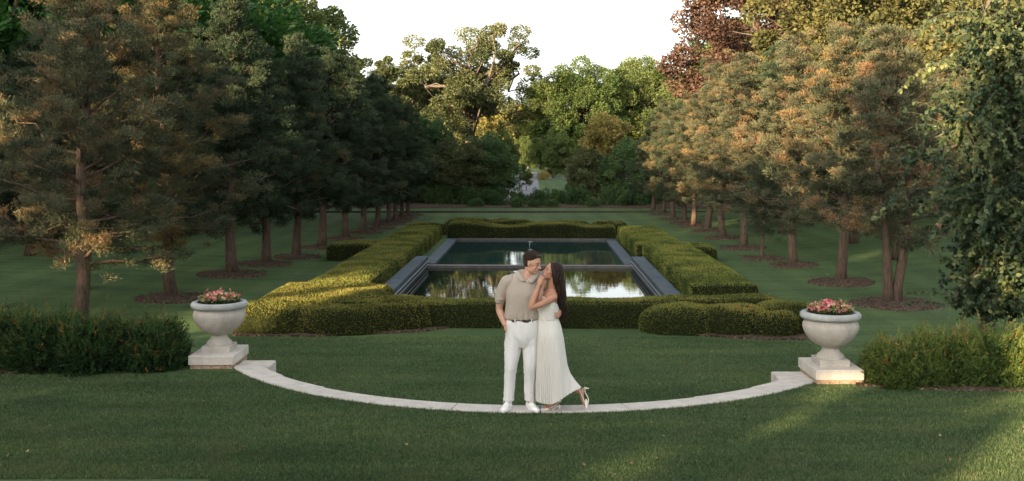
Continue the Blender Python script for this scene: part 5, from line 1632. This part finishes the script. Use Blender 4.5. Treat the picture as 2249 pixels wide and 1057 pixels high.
CASTERS_B = [(-.8, -23, T_can, 1.0), (-7.2, -20.5, T_can, .86), (-16.4, -21, T_can, 1.0), (-33, -12, T_map, .95), (-40, -10, T_map2, 1.1), (-47, -12, T_map, 1.0), (-54, -14, T_map2, 1.05), (-62, -8, T_map, 1.0), (-70, -2, T_map2, 1.1), (-80, 0, T_map, 1.1)]
# ---------------------------------------------------------------- unseen trees added beside and behind the viewpoint to shade the garden
SA = math.radians(40.0)
def sunpos(l, a):
    return (a * math.sin(SA) + l * math.cos(SA), a * math.cos(SA) - l * math.sin(SA))
JS = make_tree('juniper', *juniper(12, 10.5, 3.0, .6, leaves=125000, L=.25, W=.15), 'bark', 'juniper_green')
GB = 'unseen trees added behind and left of the viewpoint to cast shade'
def shade_tree(l, a, me, sc, k, nm='juniper_tree', cat='juniper tree', sz=None):
    x, y = sunpos(l, a)
    if abs(x) < .56 * y and y > 0: print('CASTER IN FRAME', l, a)
    place(nm, me, x, y, -.3, k * 1.1, sc, 'unseen tree added behind or left of the viewpoint to shade the garden', cat, GB, sz)
for k, (l, a, sc) in enumerate(CASTERS_J): shade_tree(l, a, JS, sc, k)
for k, (l, a, me, sc) in enumerate(CASTERS_B): shade_tree(l, a, me, sc, k, 'broadleaf_tree', 'tree')
# ---------------------------------------------------------------- light
SUN_EL = math.radians(11.0)
SUN_AZ = math.radians(40.0)      # the light travels towards +Y and this much towards +X
d = Vector((math.sin(SUN_AZ) * math.cos(SUN_EL), math.cos(SUN_AZ) * math.cos(SUN_EL), -math.sin(SUN_EL)))
sl = bpy.data.lights.new('sun', 'SUN'); so = bpy.data.objects.new('sun', sl); COL.objects.link(so)
sl.energy = 5.0; sl.angle = math.radians(.6); sl.color = (1.0, .72, .42)
so.rotation_euler = d.to_track_quat('-Z', 'Y').to_euler()
so.location = (-40, -40, 30)
w = bpy.data.worlds.new('World'); scene.world = w; w.use_nodes = True
nt = w.node_tree; nt.nodes.clear(); b = NB(nt)
sky = b.n('ShaderNodeTexSky', sky_type='NISHITA'); sky.sun_disc = False
sky.sun_elevation = SUN_EL
sky.sun_rotation = math.atan2(-d.x, -d.y)
sky.altitude = 100; sky.air_density = 1.0; sky.dust_density = 3.0; sky.ozone_density = 1.0
hs = b.n('ShaderNodeHueSaturation'); hs.inputs['Saturation'].default_value = .30
b.l(sky.outputs[0], hs.inputs['Color'])
bg = b.n('ShaderNodeBackground'); bg.inputs['Strength'].default_value = .15
b.l(hs.outputs[0], bg.inputs['Color'])
wo = b.n('ShaderNodeOutputWorld'); b.l(bg.outputs[0], wo.inputs['Surface'])
scene.view_settings.view_transform = 'Standard'; scene.view_settings.look = 'None'
scene.view_settings.gamma = 1.0
scene.view_settings.exposure = 2.0
scene.cycles.max_bounces = 6; scene.cycles.diffuse_bounces = 3; scene.cycles.glossy_bounces = 3
scene.cycles.transmission_bounces = 4; scene.cycles.transparent_max_bounces = 6
scene.cycles.caustics_reflective = False; scene.cycles.caustics_refractive = False
